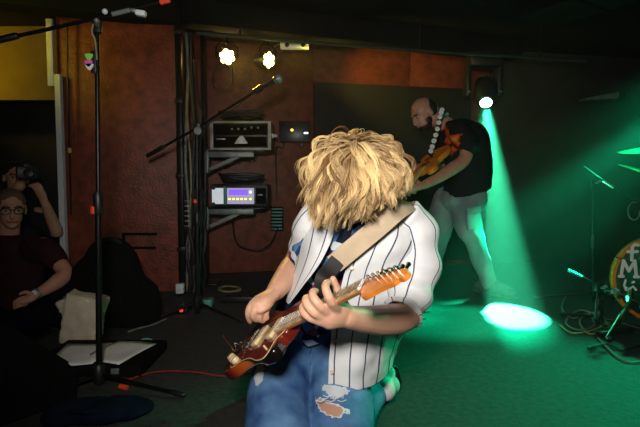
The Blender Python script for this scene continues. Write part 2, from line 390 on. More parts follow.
# black board on back wall behind the guitarist
d = (Vector((*WB1, 0)) - Vector((*WB0, 0))).normalized(); nb = Vector((d.y, -d.x, 0)); rotb = Matrix.Rotation(math.atan2(d.y, d.x), 3, 'Z')
def on_back(px, off=0.0):
    """x,y where pixel column px meets the back wall face"""
    sx = (px - CX) / F; t = (WB0[0] - sx * WB0[1]) / (sx * d.y - d.x)
    return Vector((WB0[0] + d.x * t, WB0[1] + d.y * t, 0)) + nb * off
a = on_back(313); b = on_back(466); zt = P(380, 87, a.lerp(b, .5).y).z
tag(obj('black_board', MB().bbox(((a + b) / 2 + nb * 0.05) + Vector((0, 0, zt / 2 + 0.03)), ((b - a).length, 0.05, zt - 0.06), 0.006, rotb), M['boardblack']), 'large black board leaning on the back wall behind the bowed guitarist', 'board')
# soffit along the top of the back wall + left wall
ra = Vector((-2.6, 3.18, 0)); rb_ = Vector((1.9, 4.73, 0))
sd = (rb_ - ra).normalized(); rots = Matrix.Rotation(math.atan2(sd.y, sd.x), 3, 'Z')
zb = 2.035
struct(obj('beam', MB().bbox(Vector(((ra.x + rb_.x) / 2, (ra.y + rb_.y) / 2, (zb + CZ) / 2)), ((rb_ - ra).length, 0.16, CZ - zb), 0.008, rots), M['ceil'], None), 'dark ceiling beam above the back of the stage', 'beam')
# lighting rail (steel tube) below the beam
o = tag(obj('lighting_rail', MB().tube([P(196, 33, 3.75), P(330, 44, 3.95), P(452, 53, 4.15), P(585, 61, 4.35)], 0.014, 10), M['rail']), 'thin steel lighting rail running under the ceiling', 'rail')
for px_, d_ in ((240, 3.815), (420, 4.098), (540, 4.283)):
    p = P(px_, 33 + (px_ - 196) * 0.072, d_); obj('hanger', MB().tube([p, Vector((p.x, p.y, CZ))], 0.006, 6), M['blacksteel'], o)
# ceiling duct at the upper right
o = thing('ceiling_duct', 'boxy dark duct hanging at the upper right under the ceiling', 'duct', (2.2, 2.9, CZ))
rd = Matrix.Rotation(math.radians(-58), 3, 'Z')
obj('duct_body', MB().bbox((2.15, 3.0, CZ - 0.07), (1.9, 0.42, 0.14), 0.01, rd), M['ceil'], o)
for k in (-0.5, 0.0, 0.5):
    obj('flange', MB().bbox(Vector((2.15, 3.0, CZ - 0.07)) + rd @ Vector((k, 0, 0)), (0.03, 0.45, 0.16), 0.004, rd), M['ceil'], o)
# pale fin-shaped ceiling fixture at the right
o = thing('ceiling_fixture', 'flat pale angled fixture on the dark wall above the drum kit', 'fixture', P(605, 97, 4.8))
obj('fin', MB().prism([(0, 0), (-.33, -0.02), (-.33, 0.0), (0, 0.06)], P(619, 98, 4.8), Vector((1, 0, 0)), Vector((0, 0, 1)), Vector((0, 1, 0)), 0, 0.12), M['steel'], o, smooth=False)
obj('bracket', MB().bbox(P(621, 96, 4.93), (0.05, 0.22, 0.10), 0.006), M['blacksteel'], o)
# haze over the stage
hz = obj('haze', MB().box((0.6, 3.66, 1.1), (6.2, 3.0, 2.19)), None, smooth=False); hz['kind'] = 'stuff'; hz['label'] = 'thin stage haze catching the green and yellow beams'; hz['category'] = 'haze'
hm = bpy.data.materials.new('haze'); hm.use_nodes = True; N = hm.node_tree.nodes; N.clear()
out = N.new('ShaderNodeOutputMaterial'); vs_ = N.new('ShaderNodeVolumeScatter'); vs_.inputs['Density'].default_value = 0.020; vs_.inputs['Anisotropy'].default_value = 0.2
hm.node_tree.links.new(vs_.outputs[0], out.inputs['Volume']); hz.data.materials.append(hm)
sc.cycles.volume_bounces = 0; sc.cycles.max_bounces = 6
# ------------------------------------------------------------------ shared figure helpers
M['eye'] = mat('eye_white', (0.32, 0.28, 0.25), 0.3)
M['darkshoe'] = mat('grey_shoe', (0.10, 0.11, 0.11), 0.6)
def basis(fwd, up):
    f = Vector(fwd).normalized(); u = Vector(up); u = (u - f * u.dot(f)).normalized(); r = f.cross(u)
    return r, f, u, Matrix((r, f, u)).transposed()          # right, forward, up, rotation
def head_shape(mb, c, fwd, up, k=1.0):
    r, f, u, R = basis(fwd, up); c = Vector(c)
    mb.ell(c + u * 0.025 * k - f * 0.012 * k, (0.074 * k, 0.094 * k, 0.090 * k), R)                      # cranium
    mb.ell(c - u * 0.035 * k + f * 0.030 * k, (0.058 * k, 0.060 * k, 0.082 * k), R)                      # face
    mb.ell(c - u * 0.088 * k + f * 0.055 * k, (0.030 * k, 0.028 * k, 0.024 * k), R)                      # chin
    mb.tube([c + u * 0.012 * k + f * 0.085 * k, c - u * 0.020 * k + f * 0.104 * k, c - u * 0.034 * k + f * 0.100 * k], [0.007 * k, 0.012 * k, 0.014 * k], 8, round_caps=True)
    mb.tube([c + u * 0.026 * k + f * 0.078 * k - r * 0.04 * k, c + u * 0.030 * k + f * 0.088 * k, c + u * 0.026 * k + f * 0.078 * k + r * 0.04 * k], 0.009 * k, 8, round_caps=True)
    mb.tube([c - u * 0.060 * k + f * 0.082 * k - r * 0.02 * k, c - u * 0.060 * k + f * 0.089 * k, c - u * 0.060 * k + f * 0.082 * k + r * 0.02 * k], 0.008 * k, 8, round_caps=True)
    for s in (-1, 1): mb.ell(c + r * s * 0.076 * k - f * 0.008 * k - u * 0.008 * k, (0.009 * k, 0.019 * k, 0.032 * k), R)
def face_parts(parent, c, fwd, up, k=1.0):
    r, f, u, R = basis(fwd, up); c = Vector(c)
    for s in (-1, 1):
        e = obj('eye', MB().ell(c + r * s * 0.031 * k + f * 0.081 * k + u * 0.006 * k, (0.0095 * k,) * 3), M['eye'], parent)
        obj('iris', MB().ell(c + r * s * 0.031 * k + f * 0.088 * k + u * 0.006 * k, (0.0055 * k,) * 3), M['hairdark'], e)
        obj('eyebrow', MB().tube([c + r * s * q * k + f * (0.093 - abs(q) * .2) * k + u * (0.030 - abs(q - .03) * .3) * k for q in (0.014, 0.03, 0.047)], 0.0045 * k, 6, round_caps=True), M['hairdark'], parent)
    obj('lips', MB().tube([c - u * 0.060 * k + f * 0.086 * k - r * 0.022 * k, c - u * 0.059 * k + f * 0.096 * k, c - u * 0.060 * k + f * 0.086 * k + r * 0.022 * k], 0.0055 * k, 8, round_caps=True), mat('lips', (0.38, 0.12, 0.10), 0.5), parent)
def chainpx(mb, pts, rad, n=10):
    k = len(pts); rs = rad if isinstance(rad, (list, tuple)) else [rad] * k
    return limb(mb, [(P(*p), r) for p, r in zip(pts, rs)], n, 10)
def grid_px(mb, rows, nu, nv, us, u0, fold=0.0, seed=0):
    """smooth cloth sheet through rows of (px,py,depth) controls; UV x counts stripes"""
    R = [[tuple(P(*c)) for c in r] for r in rows]
    cols = [spline(r, nu) for r in R]
    full = [spline([cols[j][i] for j in range(len(cols))], nv) for i in range(nu)]
    o = len(mb.v)
    for i in range(nu):
        for j in range(nv):
            p = Vector(full[i][j])
            if fold:
                q = p * 11 + Vector((seed, seed * 2, 0)); p = p + Vector((0.3, -1, 0.2)) * (fold * (noise.noise(q) + 0.6 * noise.noise(q * 2.3)))
            mb.v.append(p); mb.uv[o + i * nv + j] = (u0 + us * i / (nu - 1), j / (nv - 1))
    for i in range(nu - 1):
        for j in range(nv - 1): mb.f.append((o + i * nv + j, o + (i + 1) * nv + j, o + (i + 1) * nv + j + 1, o + i * nv + j + 1))
def sleeve(mb, ctrl, n, seg, stripes, fold, seed=0):
    s = spline([(*P(*c[:3]), c[3]) for c in ctrl], n); o = len(mb.v); b = MB()
    b.tube([Vector(q[:3]) for q in s], [q[3] for q in s], seg, caps=False, up=(0.2, -1, 0.3))
    for i in range(n):
        c = Vector(s[i][:3])
        for k in range(seg):
            p = b.v[i * seg + k]; q = p * 14 + Vector((seed, 0, seed)); dirv = (p - c).normalized()
            w_ = noise.noise(q) + 0.5 * math.sin(i * 0.9 + 2.0 * noise.noise(p * 6))
            mb.v.append(p + dirv * fold * w_)
    for i in range(n):
        for k in range(seg): mb.uv[o + i * seg + k] = (stripes * abs(2 * k / seg - 1), i / n)
    for i in range(n - 1):
        for k in range(seg):
            k2 = (k + 1) % seg; mb.f.append((o + i * seg + k, o + i * seg + k2, o + (i + 1) * seg + k2, o + (i + 1) * seg + k))

# ------------------------------------------------------------------ front guitarist (kneeling, head bowed)
pg = thing('person', 'kneeling guitarist with blond hair over the face, open striped shirt and ripped blue jeans', 'person', (0.0, 1.5, 0.0))
HC = P(356, 184, 1.30); HF = Vector((-0.12, -0.60, -0.80)); HU = Vector((-0.02, -0.80, 0.62))
mb = MB()
head_shape(mb, HC, HF, HU, 0.9)
limb(mb, [(P(362, 226, 1.46), 0.06), (P(360, 207, 1.40), 0.056), (P(356, 190, 1.33), 0.058)], 8)
face_parts(pg, HC, HF, HU, 0.9)
# left arm and fretting hand
limb(mb, [(P(410, 226, 1.43), 0.055), (P(416, 262, 1.41), 0.048), (P(411, 300, 1.36), 0.044), (P(404, 316, 1.32), 0.043), (P(384, 320, 1.26), 0.041), (P(362, 319, 1.19), 0.033), (P(347, 317, 1.145), 0.027)], 26, 16)
limb(mb, [(P(350, 317, 1.15), 0.027), (P(340, 315, 1.125), 0.033), (P(330, 315, 1.11), 0.036), (P(324, 315, 1.105), 0.030)], 10, 14, 0.55, up=(0.1, -1, 0.1))
chainpx(mb, [(347, 311, 1.16), (341, 298, 1.165), (336, 287, 1.165), (333, 279, 1.16)], [0.014, 0.012, 0.0105, 0.009])
chainpx(mb, [(337, 310, 1.11), (331, 301, 1.075), (326, 290, 1.075), (326, 284, 1.09), (329, 282, 1.105)], [0.0125, 0.0115, 0.0105, 0.0095, 0.008])
chainpx(mb, [(329, 314, 1.105), (320, 306, 1.08), (313, 297, 1.085), (313, 292, 1.10), (316, 291, 1.115)], [0.0125, 0.0115, 0.0105, 0.0095, 0.008])
chainpx(mb, [(324, 318, 1.105), (313, 312, 1.085), (306, 303, 1.095), (306, 298, 1.11), (309, 297, 1.125)], [0.012, 0.011, 0.010, 0.009, 0.008])
chainpx(mb, [(322, 322, 1.115), (310, 318, 1.10), (303, 312, 1.11), (302, 307, 1.125), (304, 305, 1.14)], [0.011, 0.010, 0.009, 0.008, 0.007])
# right arm and picking hand
limb(mb, [(P(313, 224, 1.44), 0.052), (P(304, 246, 1.53), 0.045), (P(297, 262, 1.585), 0.043), (P(290, 272, 1.50), 0.041), (P(281, 284, 1.42), 0.033), (P(275, 292, 1.37), 0.027)], 22, 16)
limb(mb, [(P(276, 290, 1.38), 0.026), (P(270, 296, 1.35), 0.033), (P(263, 301, 1.325), 0.036), (P(259, 303, 1.315), 0.030)], 10, 14, 0.6, up=(-0.5, -0.5, 0.7))
chainpx(mb, [(259, 298, 1.325), (252, 304, 1.305), (248, 312, 1.30), (249, 319, 1.31), (250, 322, 1.32)], [0.0115, 0.0105, 0.0095, 0.0085, 0.007])
chainpx(mb, [(260, 303, 1.315), (255, 309, 1.295), (253, 316, 1.295), (256, 320, 1.31)], [0.0115, 0.0105, 0.0095, 0.008])
chainpx(mb, [(264, 306, 1.315), (260, 313, 1.30), (260, 319, 1.305), (263, 321, 1.32)], [0.011, 0.010, 0.009, 0.008])
chainpx(mb, [(268, 307, 1.325), (266, 313, 1.315), (267, 318, 1.32)], [0.010, 0.009, 0.0075])
chainpx(mb, [(272, 296, 1.345), (270, 303, 1.315), (265, 308, 1.295), (259, 311, 1.29)], [0.014, 0.012, 0.0105, 0.009])
# skin below the knee holes
body = remeshed('body', mb, M['skin'], pg, 0.0034, 3)
# floral tee
tor = [(313, 345, 1.69, .155, .10), (318, 318, 1.65, .152, .10), (325, 298, 1.61, .150, .100), (338, 264, 1.53, .160, .108), (352, 236, 1.465, .170, .105), (358, 218, 1.43, .135, .085), (361, 208, 1.41, .075, .066)]
mb = MB(); rings = []
ax0 = (P(*tor[-1][:3]) - P(*tor[0][:3])).normalized(); rx = Vector((0.97, 0.12, -0.18)); rx = (rx - ax0 * rx.dot(ax0)).normalized(); ry = ax0.cross(rx)
for x, y, dd, a, b in spline(tor, 18):
    c = P(x, y, dd); rings.append([c + rx * a * math.cos(t) + ry * b * math.sin(t) for t in [2 * math.pi * k / 24 for k in range(24)]])
mb.loft(rings)
remeshed('tee_shirt', mb, M['floral'], pg, 0.007, 4, 0.006, 16)
# striped open shirt
mb = MB()
grid_px(mb, [
    [(374, 208, 1.36), (386, 203, 1.40), (398, 203, 1.42), (412, 210, 1.44), (424, 222, 1.45)],
    [(364, 232, 1.325), (380, 228, 1.33), (398, 232, 1.34), (414, 240, 1.37), (428, 252, 1.46)],
    [(349, 262, 1.33), (366, 260, 1.325), (384, 264, 1.33), (402, 270, 1.37), (424, 282, 1.49)],
    [(338, 296, 1.37), (356, 296, 1.36), (374, 298, 1.37), (394, 304, 1.42), (414, 312, 1.53)],
    [(332, 330, 1.39), (350, 332, 1.38), (368, 334, 1.39), (386, 334, 1.44), (402, 336, 1.55)],
    [(329, 362, 1.40), (346, 364, 1.39), (364, 365, 1.40), (382, 362, 1.46), (395, 352, 1.58)],
    [(328, 388, 1.41), (346, 391, 1.40), (363, 389, 1.41), (379, 382, 1.47), (391, 368, 1.59)]], 44, 66, 5.0, 0.55, 0.009)
grid_px(mb, [
    [(310, 208, 1.42), (320, 206, 1.37), (336, 208, 1.35)],
    [(302, 232, 1.42), (315, 234, 1.36), (333, 236, 1.325)],
    [(298, 256, 1.45), (308, 261, 1.37), (321, 262, 1.33)],
    [(291, 284, 1.45), (297, 288, 1.38), (304, 285, 1.35)],
    [(287, 302, 1.42), (288.5, 304, 1.39), (290, 303, 1.38)]], 22, 44, 2.9, 0.75, 0.004, 3)
grid_px(mb, [
    [(424, 222, 1.45), (400, 203, 1.50), (358, 202, 1.53), (322, 206, 1.51), (308, 222, 1.45)],
    [(428, 252, 1.47), (402, 245, 1.64), (354, 240, 1.68), (318, 245, 1.64), (304, 258, 1.53)],
    [(414, 312, 1.55), (394, 300, 1.76), (345, 300, 1.83), (312, 305, 1.78), (302, 310, 1.66)],
    [(391, 364, 1.61), (376, 352, 1.80), (335, 350, 1.88), (305, 350, 1.84), (298, 350, 1.72)]], 34, 40, 9.0, 0.2, 0.006, 5)
grid_px(mb, [[(366, 216, 1.345), (378, 202, 1.35), (390, 194, 1.40)], [(369, 220, 1.335), (384, 207, 1.335), (398, 199, 1.385)], [(374, 222, 1.325), (391, 211, 1.325), (406, 204, 1.38)]], 14, 8, 2.0, 0.3)
sleeve(mb, [(402, 216, 1.42, .055), (412, 226, 1.42, .064), (418, 248, 1.41, .064), (417, 272, 1.395, .062), (411, 295, 1.365, .060), (405, 309, 1.34, .057), (402, 315, 1.325, .055)], 34, 28, 5.0, 0.0105, 1)
sleeve(mb, [(322, 214, 1.42, .050), (314, 222, 1.43, .056), (309, 234, 1.47, .053), (304, 247, 1.515, .049), (302, 252, 1.535, .048)], 20, 24, 4.0, 0.004, 4)
sh = obj('striped_shirt', mb, M['stripes'], pg, sharp=0)
s_ = sh.modifiers.new('thickness', 'SOLIDIFY'); s_.thickness = 0.0025
# buttons along the open edge
for (x, y, dd) in ((352, 268, 1.322), (341, 300, 1.352), (335, 340, 1.372), (332, 372, 1.386)):
    obj('button', MB().lathe([(0.0001, 0), (0.005, 0), (0.0055, 0.0015), (0.005, 0.003), (0.0001, 0.003)], P(x, y, dd), (0, -1, 0.2), 10), M['cream'], sh)
# jeans
mb = MB()
mb.ell(P(314, 334, 1.69), (0.160, 0.115, 0.12))
limb(mb, [(P(290, 338, 1.68), 0.098), (P(283, 368, 1.58), 0.097), (P(279, 405, 1.44), 0.099), (P(280, 440, 1.33), 0.098)], 16, 20)
limb(mb, [(P(336, 340, 1.68), 0.100), (P(339, 370, 1.58), 0.100), (P(340, 405, 1.45), 0.101), (P(340, 440, 1.34), 0.098)], 16, 20)
limb(mb, [(P(276, 442, 1.33), 0.084), (Vector((-0.14, 1.50, 0.075)), 0.072), (Vector((-0.15, 1.72, 0.065)), 0.056)], 12, 16)
limb(mb, [(P(344, 442, 1.34), 0.086), (Vector((0.12, 1.54, 0.075)), 0.064), (Vector((0.200, 1.71, 0.075)), 0.048)], 12, 16)
rip1 = P(332, 404, 1.36); rip2 = P(335, 391, 1.38); rip3 = P(261, 369, 1.50)
M['denim'] = ripped_denim('ripped_denim', [(rip1, (0.048, 0.12, 0.0125), True), (rip2, (0.038, 0.12, 0.010), False), (rip3, (0.018, 0.12, 0.024), False)])
jn = remeshed('jeans', mb, M['denim'], pg, 0.006, 5, 0.007, 13)
# fly seam, pocket seams
for ctrl in ([(314, 330, 1.575), (312, 345, 1.575), (309, 358, 1.57)],):
    obj('seam', MB().tube([Vector(q) for q in spline([tuple(P(*c)) for c in ctrl], 8)], 0.0022, 5), mat('denim_seam', (0.02, 0.05, 0.14), 0.8), jn)
obj('waistband', MB().tube([Vector(q) for q in spline([tuple(P(*c)) for c in ((268, 326, 1.70), (285, 322, 1.60), (312, 324, 1.57), (342, 324, 1.58), (362, 328, 1.68))], 20)], 0.012, 8, 0.35, up=(0, 1, 0)), M['denim'], jn)
# frayed threads across the knee hole
for k in range(7):
    a = rip1 + Vector((-0.034 + k * 0.010, -0.0, 0.018)); 
    bvh_y = 1.325
    obj('frayed_thread', MB().tube([Vector((a.x - 0.012, bvh_y + 0.012, rip2.z - 0.008 + (k % 3) * 0.007)), Vector((a.x, bvh_y + 0.006, rip2.z - 0.010 + (k % 3) * 0.007)), Vector((a.x + 0.014, bvh_y + 0.012, rip2.z - 0.007 + (k % 3) * 0.007))], 0.0012, 4), M['white'], jn)
# shoes (toes on the floor behind the knees)
for (an, toe, hl) in ((Vector((0.235, 1.74, 0.085)), Vector((0.285, 1.87, 0.035)), Vector((0.250, 1.77, 0.120))), (Vector((-0.15, 1.76, 0.075)), Vector((-0.15, 1.90, 0.035)), Vector((-0.15, 1.80, 0.115)))):
    sb = MB(); limb(sb, [(an - Vector((0, .03, 0)), 0.043), (an + Vector((0, .03, 0.0)), 0.046), (toe.lerp(an, .35), 0.043), (toe, 0.034)], 12, 14)
    limb(sb, [(an, 0.04), (hl, 0.036)], 6, 12)
    so = remeshed('shoe', sb, M['shoe'], pg, 0.006, 3)
    off = Vector((0.02, 0.036, 0.01))
    mbs = MB(); limb(mbs, [(hl + off, 0.030), (an.lerp(toe, .5) + off + Vector((0, .02, .015)), 0.036), (toe + off * 0.6, 0.033)], 10, 12, 0.35, up=(0.3, 1, 0.6))
    obj('sole', mbs, M['black'], so)
# hair: clumped wavy locks falling from the crown
def grow_hair(mb, n_locks, n_str, length, seed, rad, wk=1.0):
    rnd = random.Random(seed); r, f, u, R = basis(HF, HU); Ri = R.transposed()
    C = HC + u * 0.020 - f * 0.010; er = Vector((0.073, 0.094, 0.090))
    part = (u * 0.80 - f * 0.25 + r * 0.10).normalized()
    def push(p, lay):
        q = Ri @ (p - C); e = Vector((q.x / (er.x + lay), q.y / (er.y + lay), q.z / (er.z + lay))); l = e.length
        return p if l >= 1 else C + R @ (q / l)
    def lock(root_dir, L0, lay, wob, ph, n=18, zj=0.0):
        p = push(C + R @ Vector((root_dir.x * 0.02, root_dir.y * 0.02, root_dir.z * 0.02)), lay) ; pts = []
        q = R @ root_dir; p = push(C + q * 0.05, lay); vel = (q - part * q.dot(part)); vel = vel.normalized() if vel.length > 1e-3 else r
        step = L0 / n; side = vel.cross(Vector((0, 0, 1))); side = side.normalized() if side.length > 1e-3 else r
        for i in range(n):
            pts.append(p.copy())
            t = i / n; out = (p - C).normalized(); amp = wob * min(1.0, 0.2 + 2.2 * t)
            g = Vector((0, 0, -1)) * (0.30 + 1.1 * t)
            vel = (vel * 1.2 + g * 0.60 + out * 0.04 + side * amp * math.cos(ph + t * 5.6) * 0.5 + out * amp * 0.45 * math.sin(ph * 1.7 + t * 6.0)).normalized()
            p = push(p + vel * step, lay + 0.004 * t)
            if p.z < 0.7175 + (p.x / 0.2125) * 0.085 + zj and i > 5: break
        return pts
    for _ in range(n_locks):
        z = rnd.uniform(-0.35, 1.0); th = rnd.uniform(0, 2 * math.pi); s = math.sqrt(max(0, 1 - z * z))
        rd_ = Vector((s * math.cos(th), s * math.sin(th), z))
        dot = (R @ rd_).dot(part); lay = rnd.uniform(0.003, 0.026)
        L0 = length * rnd.uniform(0.72, 1.08) * (0.74 + 0.30 * max(0, dot)) * (1.18 if (R @ rd_).x < -0.15 else 1.0); nzv = noise.noise(rd_ * 2.3 + Vector((3, 1, 7))); wob = (0.85 + 0.8 * nzv + rnd.uniform(-.15, .25)) * wk; ph = 9.0 * noise.noise(rd_ * 1.5) + rnd.gauss(0, 0.35)
        base = lock(rd_, L0, lay, wob, ph, zj=rnd.gauss(0, 0.012)); tone0 = min(1, max(0, rnd.gauss(0.60, 0.34)))
        w0 = rnd.uniform(0.005, 0.013)
        for k in range(n_str):
            a = rnd.uniform(0, 6.28); rr = math.sqrt(rnd.random()) * w0
            offv = (r * math.cos(a) + u * math.sin(a) * 0.7 + f * math.sin(a + 1) * 0.6) * rr
            jit = Vector((rnd.gauss(0, 1), rnd.gauss(0, 1), rnd.gauss(0, 1))) * 0.004; n = len(base); cut = rnd.randint(n - 4, n)
            pts = [push(base[i] + offv * (1.0 - 0.55 * i / n) + jit * (i / n) ** 2, 0.001) for i in range(cut)]
            rads = [rad * (1 - 0.75 * (i / cut) ** 2) for i in range(cut)]
            b = len(mb.v); mb.tube(pts, rads, 3, caps=False)
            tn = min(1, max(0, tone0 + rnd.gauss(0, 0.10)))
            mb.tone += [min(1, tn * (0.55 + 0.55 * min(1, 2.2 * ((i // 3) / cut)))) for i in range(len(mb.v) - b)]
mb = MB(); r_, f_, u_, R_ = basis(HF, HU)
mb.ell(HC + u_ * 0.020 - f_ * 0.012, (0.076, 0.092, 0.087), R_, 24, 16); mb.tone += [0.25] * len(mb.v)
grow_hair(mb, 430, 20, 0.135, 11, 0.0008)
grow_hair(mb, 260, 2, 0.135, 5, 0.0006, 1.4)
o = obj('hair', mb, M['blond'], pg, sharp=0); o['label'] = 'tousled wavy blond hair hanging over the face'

# ------------------------------------------------------------------ sunburst offset electric guitar
GA = P(411, 264, 0.93); GB = P(240, 348, 1.46)
gu = (GA - GB).normalized(); gw = Vector((0.46, (0.46 * gu.x + 0.57 * gu.z) / (-gu.y), 0.57)).normalized(); gn = gu.cross(gw).normalized()
def axpx(px):
    fr = (411 - px) / 171.0; return GB.lerp(GA, ((1 / ((1 - fr) / .93 + fr / 1.46)) - 1.46) / (0.93 - 1.46))
GO = axpx(255); GNUT = axpx(364); GS = (GNUT - GO).length / 0.648
def G(a, b, h=0.0): return GO + gu * (a * GS) + gw * (b * GS) + gn * (h * GS)
def closed(pts, n=64):
    k = len(pts); ext = pts[-2:] + pts + pts[:3]; s = spline(ext, (k + 4) * 12 + 1)
    s = s[24:24 + k * 12]; st = len(s) / n
    return [s[int(i * st)] for i in range(n)]
eg = thing('electric_guitar', 'sunburst electric guitar with orange maple headstock slung on the kneeling guitarist', 'guitar', GO)
outl = closed([(-.20, -.03), (-.195, .05), (-.16, .12), (-.09, .163), (-.01, .163), (.06, .132), (.11, .118), (.17, .13), (.24, .160), (.29, .160), (.322, .13), (.315, .09), (.28, .06), (.255, .035), (.255, -.035), (.235, -.06), (.245, -.10), (.25, -.135), (.225, -.158), (.17, -.152), (.10, -.122), (.04, -.112), (-.03, -.13), (-.09, -.157), (-.15, -.152), (-.19, -.10)], 72)
outl2 = [(a_ * (.80 if a_ < 0 else 1), b_ * (.80 if b_ < 0 else 1)) for a_, b_ in outl]
mb = MB(); T = 0.044
rings = []
for h, k in ((-T, .955), (-T * .93, .99), (-T * .75, 1), (-T * .2, 1), (-T * .06, .99), (0, .965)):
    rings.append([G(a * k + .05 * (1 - k), b * k, h) for a, b in outl2])
mb.loft(rings)
M['burst'] = sunburst(G(.04, 0), gu, gw, .25 * GS, .165 * GS)
gb = obj('guitar_body', mb, M['burst'], eg, sharp=50)
pgd = closed([(-.06, -.035), (-.075, -.09), (-.05, -.115), (.02, -.100), (.09, -.108), (.17, -.137), (.222, -.140), (.232, -.115), (.222, -.06), (.25, -.035), (.25, .035), (.285, .065), (.305, .10), (.285, .135), (.23, .132), (.15, .085), (.06, .085), (-.02, .07), (-.045, .04)], 56)
obj('guard_edge', MB().loft([[G(a, b, h) for a, b in pgd] for h in (0.0005, 0.0022)]), M['cream'], eg)
obj('pick_guard', MB().loft([[G(.1 + (a - .1) * .975, b * .972, h) for a, b in pgd] for h in (0.0012, 0.0034)]), M['shell'], eg)
RG = Matrix((gu, gw, gn)).transposed()
for a_ in (0.055, 0.165):
    pk = obj('pickup', MB().bbox(G(a_, 0, 0.009), (0.036 * GS, 0.092 * GS, 0.014 * GS), 0.004, RG), M['cream'], eg)
    for k in range(6): obj('pole_piece', MB().lathe([(0.003, 0), (0.003, 0.002), (0.0001, 0.002)], G(a_, -.028 + k * .0112, 0.0163), gn, 8), M['chrome'], pk)
br = obj('bridge', MB().bbox(G(0, 0, 0.010), (0.020 * GS, 0.085 * GS, 0.012 * GS), 0.002, RG), M['chrome'], eg)
for k in range(6): obj('saddle', MB().lathe([(0.0032, -0.006), (0.0032, 0.006)], G(0, -.028 + k * .0112, 0.0175), gu, 8), M['chrome'], br)
obj('tailpiece', MB().prism([(-.055, -.035), (.02, -.045), (.055, -.03), (.055, .03), (.02, .045), (-.055, .035)], G(-.09, 0), gu * GS, gw * GS, gn * GS, 0.0, 0.004), M['chrome'], eg)
obj('tremolo_arm', MB().tube([Vector(q) for q in spline([tuple(G(-.10, .0, .004)), tuple(G(-.115, -.005, .03)), tuple(P(236, 351, 1.39)), tuple(P(228, 343, 1.36)), tuple(P(222, 334, 1.33))], 16)], 0.0032, 8), M['chrome'], eg)
for a_, b_ in ((-.075, -.075), (-.115, -.055), (-.04, -.088)):
    obj('knob', MB().lathe([(0.012, 0), (0.0125, 0.006), (0.010, 0.013), (0.0001, 0.0135)], G(a_, b_, 0.003), gn, 14), M['cream'], eg)
obj('pickup_switch', MB().tube([G(.205, -.10, .003), G(.21, -.10, .02)], 0.003, 8), M['cream'], eg)
# neck + fretboard
mb = MB(); rings = []
for a_, hw_, t_ in ((.215, .0285, .022), (.27, .0280, .022), (.40, .0255, .020), (.55, .0230, .019), (.648, .0212, .018), (.665, .0215, .016)):
    rings.append([G(a_, hw_ * math.cos(t), .006 - t_ * math.sin(t)) for t in [math.pi * k / 10 for k in range(11)]])
mb.loft(rings); obj('neck', mb, M['maple'], eg)
fb = obj('fretboard', MB().prism([(.20, -.0285), (.648, -.0212), (.648, .0212), (.20, .0285)], G(0, 0), gu * GS, gw * GS, gn * GS, 0.006, 0.0125), M['fretboard'], eg, smooth=False)
for k in range(1, 22):
    a_ = .648 * 2 ** (-k / 12); hw_ = .0212 + (.648 - a_) / .448 * .0073
    obj('fret', MB().tube([G(a_, -hw_, .013), G(a_, hw_, .013)], 0.0009, 5), M['chrome'], fb)
for k in (3, 5, 7, 9, 12, 15):
    a_ = .648 * (2 ** (-k / 12) + 2 ** (-(k - 1) / 12)) / 2; obj('inlay', MB().bbox(G(a_, 0, .0127), (.014 * GS, .030 * GS, .0008), 0.0002, RG), M['cream'], fb)
obj('nut', MB().bbox(G(.650, 0, .0118), (.005 * GS, .042 * GS, .008 * GS), .0008, RG), M['paper'], eg)
hs = closed([(.652 + (q_ - .652) * .93, t_ * .88 - (q_ - .652) * .26) for q_, t_ in [(.652, .0205), (.70, .030), (.76, .036), (.83, .038), (.852, .030), (.862, .012), (.848, -.004), (.828, -.004), (.812, -.016), (.785, -.022), (.745, -.034), (.705, -.052), (.682, -.056), (.668, -.040), (.652, -.0205)]], 60)
rings = [[G(a, b, h) for a, b in hs] for h in (-0.008, 0.005)]
ho = obj('headstock', MB().loft(rings), M['maple'], eg, sharp=40)
for k in range(6):
    a_ = .683 + k * .0245; b_ = .020 - k * .0052
    po = obj('tuning_peg', MB().lathe([(.005, 0), (.005, .006), (.0035, .008), (.0035, .015), (.0001, .015)], G(a_, b_ - .012, .005), gn, 10), M['chrome'], eg)
    obj('peg_button', MB().tube([G(a_, b_ + .006, -.010), G(a_, b_ + .016, -.010), G(a_, b_ + .030, -.010)], [.0022, .004, .0055], 8, round_caps=True), M['chrome'], po)
    sy = -.026 + k * .0104
    obj('string', MB().tube([G(-.085, -.026 + (5 - k) * .0104, .006), G(0, -.028 + (5 - k) * .0112, .0205), G(.65, (-.0165 + (5 - k) * .0066), .0165), G(a_, b_ - .012, .012)], 0.0006, 4), M['chrome'], eg)
for a_, b_ in ((-.2, 0), (.318, .125)):
    obj('strap_button', MB().lathe([(.006, 0), (.004, .006), (.007, .010), (.0001, .011)], G(a_, b_, -.02), gu if a_ > 0 else -gu, 10), M['chrome'], eg)
def ribbon(mb, pts, wdirs, width, thick=0.003, n=40):
    s = spline([(*p, *wd) for p, wd in zip(pts, wdirs)], n); rings = []
    for i, q in enumerate(s):
        p = Vector(q[:3]); t = Vector(s[min(i + 1, n - 1)][:3]) - Vector(s[max(i - 1, 0)][:3]); wd = Vector(q[3:]); t.normalize()
        wd = (wd - t * wd.dot(t)).normalized(); nn = t.cross(wd)
        rings.append([p + wd * (width / 2) * x + nn * thick * y for x, y in ((-1, -.5), (1, -.5), (1, .5), (-1, .5))])
    mb.loft(rings)
wf = (0.62, -0.1, 0.72); 
wf = (0.66, 0.0, -0.72)
